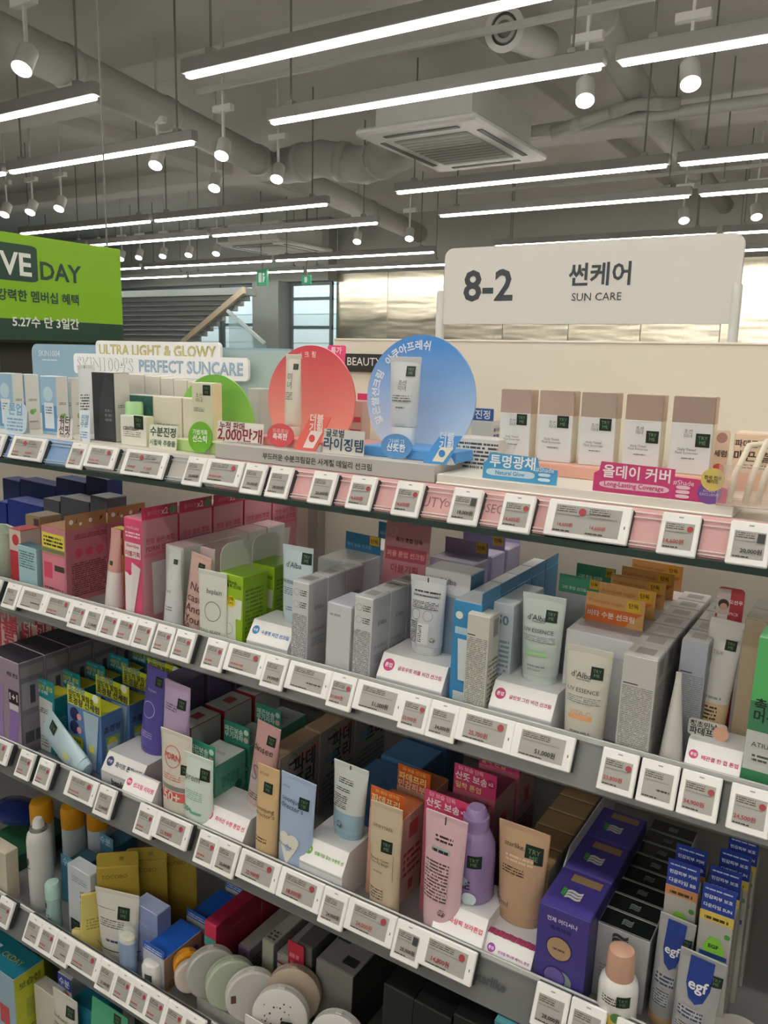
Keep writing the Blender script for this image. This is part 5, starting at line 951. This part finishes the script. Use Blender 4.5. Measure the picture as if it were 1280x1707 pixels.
lathe('white_jar', 'round white jar at the right end of the third shelf', 'jar', (jb.x, yC_ + .04, zC), [('pot', [(.030, 0), (.033, .004), (.033, .02)]), ('lid', [(.035, .02), (.036, .022), (.036, .038), (.033, .041)])], [M('d4d2cd', .35), M('cfccc6', .4)])
# clear brand print on the third rail
xr0 = x_at(800, yC_ - .003, SH['C'][1]); f_ = Face(.05, .03, lambda u, v, e: (u, -.013 + (v - .015) * .47 - e - .003, -.026 + v - .015))
decor(ob('rail_print', None, RAIL['C'], (xr0 + .022 - RAIL['C'].location.x, 0, 0)), f_, [('t', .5, .7, .95, 'starlike', '4a4a4c')])

# ================================================================ fourth shelf
yD_ = SH['D'][0]; zD = SH['D'][2]
def can(label, px, py_top, dy, r, h, cap, body, z0, capcol, name='spray_can', items=()):
    x = x_at(px, yD_ + dy, z0 + h)
    return lathe(name, label, 'spray can', (x, yD_ + dy, z0), [('body', [(r * .94, 0), (r, .003), (r, h - cap), (r * .96, h - cap + .002)]), ('cap', [(r * 1.02, h - cap + .002), (r * 1.02, h - .012), (r * .9, h - .003), (r * .6, h)])], [M(body, .3, coat=.2), M(capcol, .3, coat=.2)], f=items, H=h)
hs = on_y(68, 1333, yD_ + .14).z - zD
can('white spray can with amber cap, left of the rear three', 68, 1333, .14, .026, hs, .055, 'c2ccd0', zD, 'd99a1e')
can('white spray can with amber cap, middle of the rear three', 120, 1331, .17, .026, hs, .055, 'b9c6cc', zD, 'd99a1e')
can('white spray can with amber cap, right of the rear three', 163, 1330, .20, .026, hs, .055, 'b2c0c8', zD, 'd09020')
x = x_at(68, yD_ + .05, zD + .1); hh = on_y(68, 1366, yD_ + .05).z - zD
lathe('aerosol_can', 'plain white aerosol can with white nozzle and black sticker', 'spray can', (x, yD_ + .05, zD), [('body', [(.025, 0), (.0265, .003), (.0265, hh - .05), (.024, hh - .034), (.017, hh - .026)]), ('rim', [(.0185, hh - .026), (.0185, hh - .021), (.014, hh - .019)]), ('nozzle', [(.0125, hh - .019), (.012, hh - .008), (.008, hh)])], [M('d3d3d2', .3, coat=.2), M('a9a9a8', .25, metal=.7), M('dcdcda', .4)], f=[('s', .3, .56, .32), ('r', .1, .49, .55, .5, '2a2a2a'), ('p', .1, .1, .3, .14, 1, 'd3d3d2', '5a5a5a')], H=hh)
x = x_at(88, yD_ + .02, zD + .05)
lathe('mint_stick', 'small mint stick with black sticker before the white aerosol', 'sun stick', (x, yD_ + .022, zD), [('body', [(.0145, 0), (.0155, .003), (.0155, .070)]), ('cap', [(.0158, .071), (.0158, .100), (.013, .106)])], [M('a3c4c0', .35), M('b3d2ce', .35)], f=[('s', .3, .55, .4), ('p', .3, .2, .7, .4, 3, 'a3c4c0', '6a8a88')], H=.106)
carton('slim_white_carton', 'white carton with vertical red lettering beside the mint stick', 'D', .03, 112, 1440, 150, .03, 'c3cbd2', top='cfd6da', f=[('t', .62, .5, .44, 'TOCOBO', 'b8404c', -90), ('s', .3, .14, .4), ('p', .2, .8, .85, .9, 3, 'c3cbd2', '8a94a0')])
carton('water_carton', 'blue carton with pale header card behind the slim white carton', 'D', .085, 101, 1440, 126, .07, '4a86a4', n=2, step=.1, top='4f8ca8', side='3a6e8c', hd=(.026, '5a9ab8', [('t', .5, .45, .7, '수분', 'c9e4f4')], 'f'))
carton('dark_green_carton', 'dark green carton with clear sleeve at the left end', 'D', .08, -30, 1400, 24, .16, '1f4a34', top='28593e', side='24503a')
carton('cream_box', 'cream carton at the very left edge of the fourth shelf', 'D', .01, -22, 1406, 9, .03, 'cdc4ae', top='d8d0bc')
lathe('navy_pouch', 'navy blue pouch lying on the dark green carton', 'pouch', (x_at(8, yD_ + .13, .53), yD_ + .16, on_y(0, 1400, yD_ + .08).z + .0015), [('bag', [(.03, 0), (.046, .008), (.05, .02), (.035, .034), (.01, .038)])], [M('1a2c6c', .25, coat=.4)], sx=1.5)
def tocobo(k, px, py, dy):
    p = on_y(px, py, yD_ + dy); h = p.z - zD; t = thing('yellow_pack', 'olive yellow hang pack standing in line, %s from the front' % ORD[k], 'pack', (p.x + .035, yD_ + dy + .02, zD), (0, 0, math.radians(42)), 'olive yellow hang packs')
    rbox('sleeve', .082, .014, h * .86, M('b09a3c', .4), t, c=.001)
    plate('hang_tab', rrect(.082, h * .16, .008, z0=0, corners=(0, 0, 1, 1)), .0015, M('ab963a', .4), t, (0, -.002, h * .84))
    decor(t, flat(.082, h, -.0072), [('t', .42, .76, .62, 'TOCOBO', '6f4a24', 0, False)]); decor(t, flat(.082, h, -.0022), [('o', .6, .93, .06, '8a7830')])
for k, (px, py, dy) in enumerate(((163, 1418, .045), (212, 1410, .10), (262, 1400, .155))): tocobo(k, px, py, dy)
p = on_y(140, 1440, yD_ + .02)
yp = thing('pale_yellow_pack', 'thin pale yellow pack leaning beside the white tube', 'pack', (x_at(150, yD_ + .012, zD), yD_ + .02, zD), (math.radians(-6), math.radians(4), math.radians(60)))
rbox('sleeve', .05, .008, .125, M('d6c672', .45), yp, c=.001); decor(yp, flat(.05, .125, -.004), [('p', .2, .4, .8, .6, 4, 'd6c672', 'a8984c')])
ys = thing('yellow_sponge', 'small pale yellow sponge wedge before the pale yellow pack', 'sponge', (x_at(128, yD_ + .008, zD), yD_ + .016, zD), (0, 0, .4))
prism('wedge', [(-.012, 0), (.012, 0), (.010, .032), (-.004, .038), (-.012, .02)], .026, M('dccb86', .8, bump=.3, nscale=60), ys)
tube('ivory_tube', 'ivory white tube with black sticker turned before the yellow packs', 'D', .022, 155, 1478, 212, 'd6d4cc', d=.036, wb=.8, cap=(.016, 'd8d6ce'), rz=16, f=[('s', .68, .72, .26), ('r', .0, .74, .5, .745, '3a3a38'), ('p', .15, .5, .7, .62, 4, 'd6d4cc', '6a6a66'), ('p', .3, .3, .7, .36, 1, 'd6d4cc', '3a4466'), ('r', .0, .17, 1, .185, '3a3a3a')])
x = x_at(208, yD_ + .006, zD + .05)
lathe('blue_stick', 'light blue oval sun stick with clear cap near the price rail', 'sun stick', (x, yD_ + .014, zD), [('body', [(.0125, 0), (.0135, .003), (.0135, .082)]), ('balm', [(.0115, .082), (.0115, .090), (.009, .093)]), ('clear_cap', [(.0137, .0825), (.0137, .098), (.012, .101)])], [M('8fa8cc', .35), M('d9d8c8', .5), CLEAR], sx=1.55)
carton('periwinkle_carton', 'periwinkle blue small carton behind the light blue stick', 'D', .055, 222, 1504, 262, .035, '8f9cc8', top='a3aed4', side='7784b0', f=[('r', .25, .1, .7, .62, '9dabd2'), ('t', .4, .7, .5, 'TOCO', 'b9c4e0', 0, False)])
x = x_at(244, yD_ + .002, zD + .03)
lathe('white_round_case', 'rounded white case with black sticker at the price rail', 'case', (x, yD_ + .016, zD), [('base', [(.012, 0), (.0145, .004), (.015, .036)]), ('lid', [(.0152, .0365), (.015, .052), (.012, .060), (.006, .063)])], [M('d6d5d0', .3, coat=.3), M('dad9d5', .3, coat=.3)], f=[('s', .62, .6, .36)], sx=1.5, H=.063)
carton('cobalt_carton', 'white carton with cobalt blue lid and header', 'D', .02, 238, 1580, 273, .10, 'b4bac6', n=3, step=.112, top='1f5fc4', side='a48f76', stepx=.002, hd=(.018, '2c62c0', [('p', .08, .2, .9, .75, 2, '2c62c0', 'c9d6ee')], 'f'), lw='in the row', s=[('o', .8, .6, .1, '46507a'), ('p', .1, .1, .9, .3, 2, 'a48f76', '7a6a54')])
carton('crimson_carton', 'crimson carton with teal stripe standing deep on the shelf', 'D', .07, 341, 1535, 360, .13, 'c82a54', n=2, side='8c1f3c', top='9c2442', f=[('r', 0, .68, 1, .8, '4aa39c'), ('t', .5, .5, .7, '보습', 'e8a0b4'), ('p', .15, .1, .85, .3, 4, 'c82a54', 'e6a4b6')], s=[('p', .35, .8, .6, .84, 1, '8c1f3c', 'b04a64')])
carton('lilac_flat_carton', 'grey carton with lilac end lying deep beside the crimson one', 'D', .12, 397, 1575, 416, .16, 'a48cc0', top='aeaca8', side='9c9a96', s=[('p', .05, .3, .4, .8, 5, '9c9a96', '6a6864')])
carton('sage_flat_carton', 'grey carton with sage end beside the lilac one', 'D', .12, 437, 1566, 456, .18, 'b4baa8', top='a4a39f', side='8f8e8a', t=[('p', .1, .05, .8, .2, 3, 'a4a39f', '4a4a48')])
carton('grey_flat_carton', 'grey white carton with red seam line beside the sage one', 'D', .12, 462, 1588, 488, .2, 'b3b1ae', top='a09f9c', side='8a8986', f=[('r', 0, .82, 1, .86, 'b04a54')])
carton('slate_flat_carton', 'dark grey carton lying behind the red card', 'D', .12, 495, 1570, 520, .2, '6d6c6a', top='5d5c5b', side='4a4948')
carton('cushion_box', 'large grey cushion box lying flat with dark side', 'D', .12, 527, 1598, 588, .17, '8f8d8a', top='8a8987', side='262626', t=[('o', .55, .72, .3, '7d7b79'), ('o', .55, .72, .26, '8a8987'), ('r', .05, .36, .4, .40, '3a3a3a'), ('r', .55, .1, .9, .22, '2e2e2e')])
ct = thing('compact_tray', 'low white tray under the standing compacts', 'tray', (x_at(460, yD_ + .05, zD), yD_ + .055, zD))
HT = .03
rbox('base', .34, .1, .004, M('c4c3bf', .4), ct); rbox('front_wall', .34, .003, HT, M('cfcecb', .4), ct, (0, -.0515, 0)); rbox('rack', .34, .07, HT, M('b4b3b0', .5), ct, (0, .005, .0042))
def compact(name, label, px, py, dy, r, th, rim, face, yaw, items=(), lean=-10):
    p = on_y(px, py, yD_ + dy); zc = zD + HT + .005 + r
    t = thing(name, label, 'compact', (x_at(px, yD_ + dy, zc), yD_ + dy, zc), (math.radians(90 + lean), 0, math.radians(yaw)))
    loft('shell', [(-th / 2, r * .96, r * .96), (-th / 2 + .002, r, r), (-.001, r, r)], M(rim, .35, coat=.2), t, N=36)
    loft('seam', [(-.001, r * .975, r * .975), (.001, r * .975, r * .975)], M('77756f', .5), t, N=36)
    loft('lid', [(.001, r, r), (th / 2 - .003, r, r), (th / 2, r * .93, r * .93)], M(face, .35, coat=.2), t, N=36)
    rbox('clasp', .012, .004, th * .5, M(face, .3), t, (0, r - .001, -th * .25))
    decor(t, Face(2 * r, 2 * r, lambda u, v, e: (u, v - r, th / 2 + e)), items); return t
compact('amber_compact', 'amber yellow compact at the left of the standing compacts', 312, 1625, .05, .026, .03, 'd98f1c', 'e09a24', 52)
compact('beige_compact', 'small beige white compact beside the amber one', 318, 1660, .030, .030, .016, 'd3c8bc', 'cfc4b8', 52)
compact('grey_compact', 'frosted grey compact, third of the standing compacts', 352, 1650, .045, .046, .024, 'a9a8a4', 'b0afab', 50)
compact('sage_compact', 'sage green compact, fourth of the standing compacts', 385, 1672, .045, .046, .024, 'a3b09a', 'b0bba6', 50)
compact('white_clip_compact', 'white compact with brown clip behind the speckled one', 419, 1680, .045, .046, .022, 'd0cfca', 'c9c8c4', 46, items=[('r', .1, .45, .2, .6, '5a4030')])
compact('taupe_compact', 'large taupe compact behind the speckled white one', 489, 1645, .085, .05, .022, 'b8a794', 'b3a18e', 24)
spk = [('o', random.uniform(.2, .8), random.uniform(.2, .8), random.uniform(.008, .018), '3a3632') for _ in range(34)]
compact('speckled_compact', 'white compact with black speckles and sticker at the front', 468, 1690, .035, .05, .02, 'd3d1cc', 'd6d4cf', 22, items=spk + [('s', .66, .42, .2)])
compact('round_white_compact', 'round white compact with black label beside the speckled one', 562, 1700, .045, .05, .022, 'cfcecb', 'd2d1ce', 14, items=[('r', .42, .68, .72, .78, '1f1f1f'), ('p', .2, .4, .7, .56, 4, 'd2d1ce', '8a8a88')])
card('red_tip_card', 'small red card between the taupe compact and the cushion box', 'D', .112, 480, 1566, 506, col='c8344c', r=.003, lean=0, foot=False, items=[('p', .1, .5, .7, .9, 4, 'c8344c', 'e48a98')], zb=zD)
card('tip_card', 'white card with pink badge before the speckled compact', 'D', .0005, 408, 1690, 470, col='e4e1e0', r=.002, lean=0, items=[('o', .2, .6, .1, 'e0508c'), ('t', .65, .55, .4, '톤업', 'c8447c')], foot=False)
for k, (a, y, b, col, dy, tx) in enumerate(((640, 1640, 690, '1f2220', .05, ''), (690, 1668, 752, '17191a', .02, 'AHC'), (756, 1690, 820, '17191a', .02, 'AHC'), (824, 1700, 880, '4a8f9c', .02, ''))):
    carton('dark_carton', '%s carton under the third shelf rail, %s from the left' % (('blackish green', 'black', 'black', 'teal')[k], ORD[k]), 'D', dy, a, y, b, .06, col, top=col, f=[('t', .5, .8, .5, tx, '8a8f92')] if tx else ())
for k in range(5):
    x0 = x_at(905 + 75 * k, yD_ + .05, zD + .1)
    carton_at('black_carton', 'black carton in the shade of the fourth shelf, %s of five' % ORD[k], 'carton', x0, x0 + .045, zD, zD + .11, yD_ + .05, .08, '22262a', grp='black cartons in the shade')

# ================================================================ bottom shelf
yE_ = SH['E'][0]; zE = SH['E'][2]
def ecart(name, label, dy, xl, yt, xr, d, col, **k):
    X0, X1, zb, z1, Y = fit('E', dy, xl, yt, xr); return carton_at(name, label, 'carton', X0, X1, zE, z1, Y, d, col, **k)
carton_at('slate_carton', 'slate blue carton at the lower left corner', 'carton', x_at(-40, yE_ + .18, .15), x_at(26, yE_ + .18, .15), zE, zE + .075, yE_ + .18, .1, '2f4f66', top='35566c', side='27455a', f=[('o', .6, .4, .2, 'a83a44')])
def arch(w, h): return rrect(w, h, min(w * .48, h * .48), corners=(0, 0, 1, 1))
def ccl(label, dy, xl, yt, xr):
    r_ = ecart('yellow_side_carton', label, dy, xl, yt, xr, .075, '9ab8c8', top='1f7f96', side='c8cc3a', t=[('t', .5, .5, .6, 'CKDAY', 'b9c86a', 0, False)], s=[('t', .5, .84, .7, '보습선', '6a7a2c'), ('r', .35, .3, .62, .6, 'a8b84a'), ('p', .2, .1, .8, .2, 2, 'c8cc3a', '8a923a')], f=[('r', .5, .2, .8, .5, 'c84a54')])
    h = r_.dimensions.z
    return r_
r1 = ccl('pale blue carton with yellow side and teal lid, nearer one', .015, -30, 1598, 22)
r2 = ccl('pale blue carton with yellow side and teal lid, rear one', .0985, -20, 1560, 36)
card('arch_card', 'yellow green arched card with teal letters standing on the teal lid', 'E', .0925, 30, 1576, 64, zb=None, col='d2d232', lean=0, shape=arch, items=[('t', .5, .95, .8, '백진수분', '1f6f8c')], foot=False)
tube('white_print_tube', 'white tube with sticker at the bottom left', 'E', .012, 76, 1652, 117, 'd3d0c6', d=.034, wb=.85, cap=(.016, 'd3d0c6'), f=[('s', .76, .84, .32), ('t', .4, .72, .6, 'Sunflower', '3a3a36', 0, False), ('p', .1, .5, .7, .66, 6, 'd3d0c6', '5a5a54')])
ecart('white_back_carton', 'white carton behind the bottom white tube', .055, 56, 1640, 90, .03, 'cfccc0', top='d8d5ca')
ecart('blue_red_carton', 'royal blue and white carton with red print at the bottom', .085, 96, 1620, 118, .05, 'd0ccd0', f=[('r', 0, .8, 1, 1, '2c48a8'), ('t', .5, .9, .8, '수분', 'dfe6f6'), ('o', .5, .68, .4, 'c85a4c')])
ecart('teal_box', 'teal carton with pale side at the bottom', .045, 118, 1666, 158, .07, '1f7f9c', top='1d7690', side='17647c')
ecart('steel_arch_carton', 'steel blue carton behind the teal box at the bottom', .13, 118, 1630, 168, .05, '7a93a6', top='6f889c')
card('green_card', 'sea green card with black sticker at the bottom', 'E', .004, 136, 1672, 196, col='4fae86', lean=6, items=[('s', .72, .93, .2)])
ecart('white_rear_carton', 'white carton behind the sea green card at the bottom', .13, 172, 1652, 198, .04, 'b9bdc0')
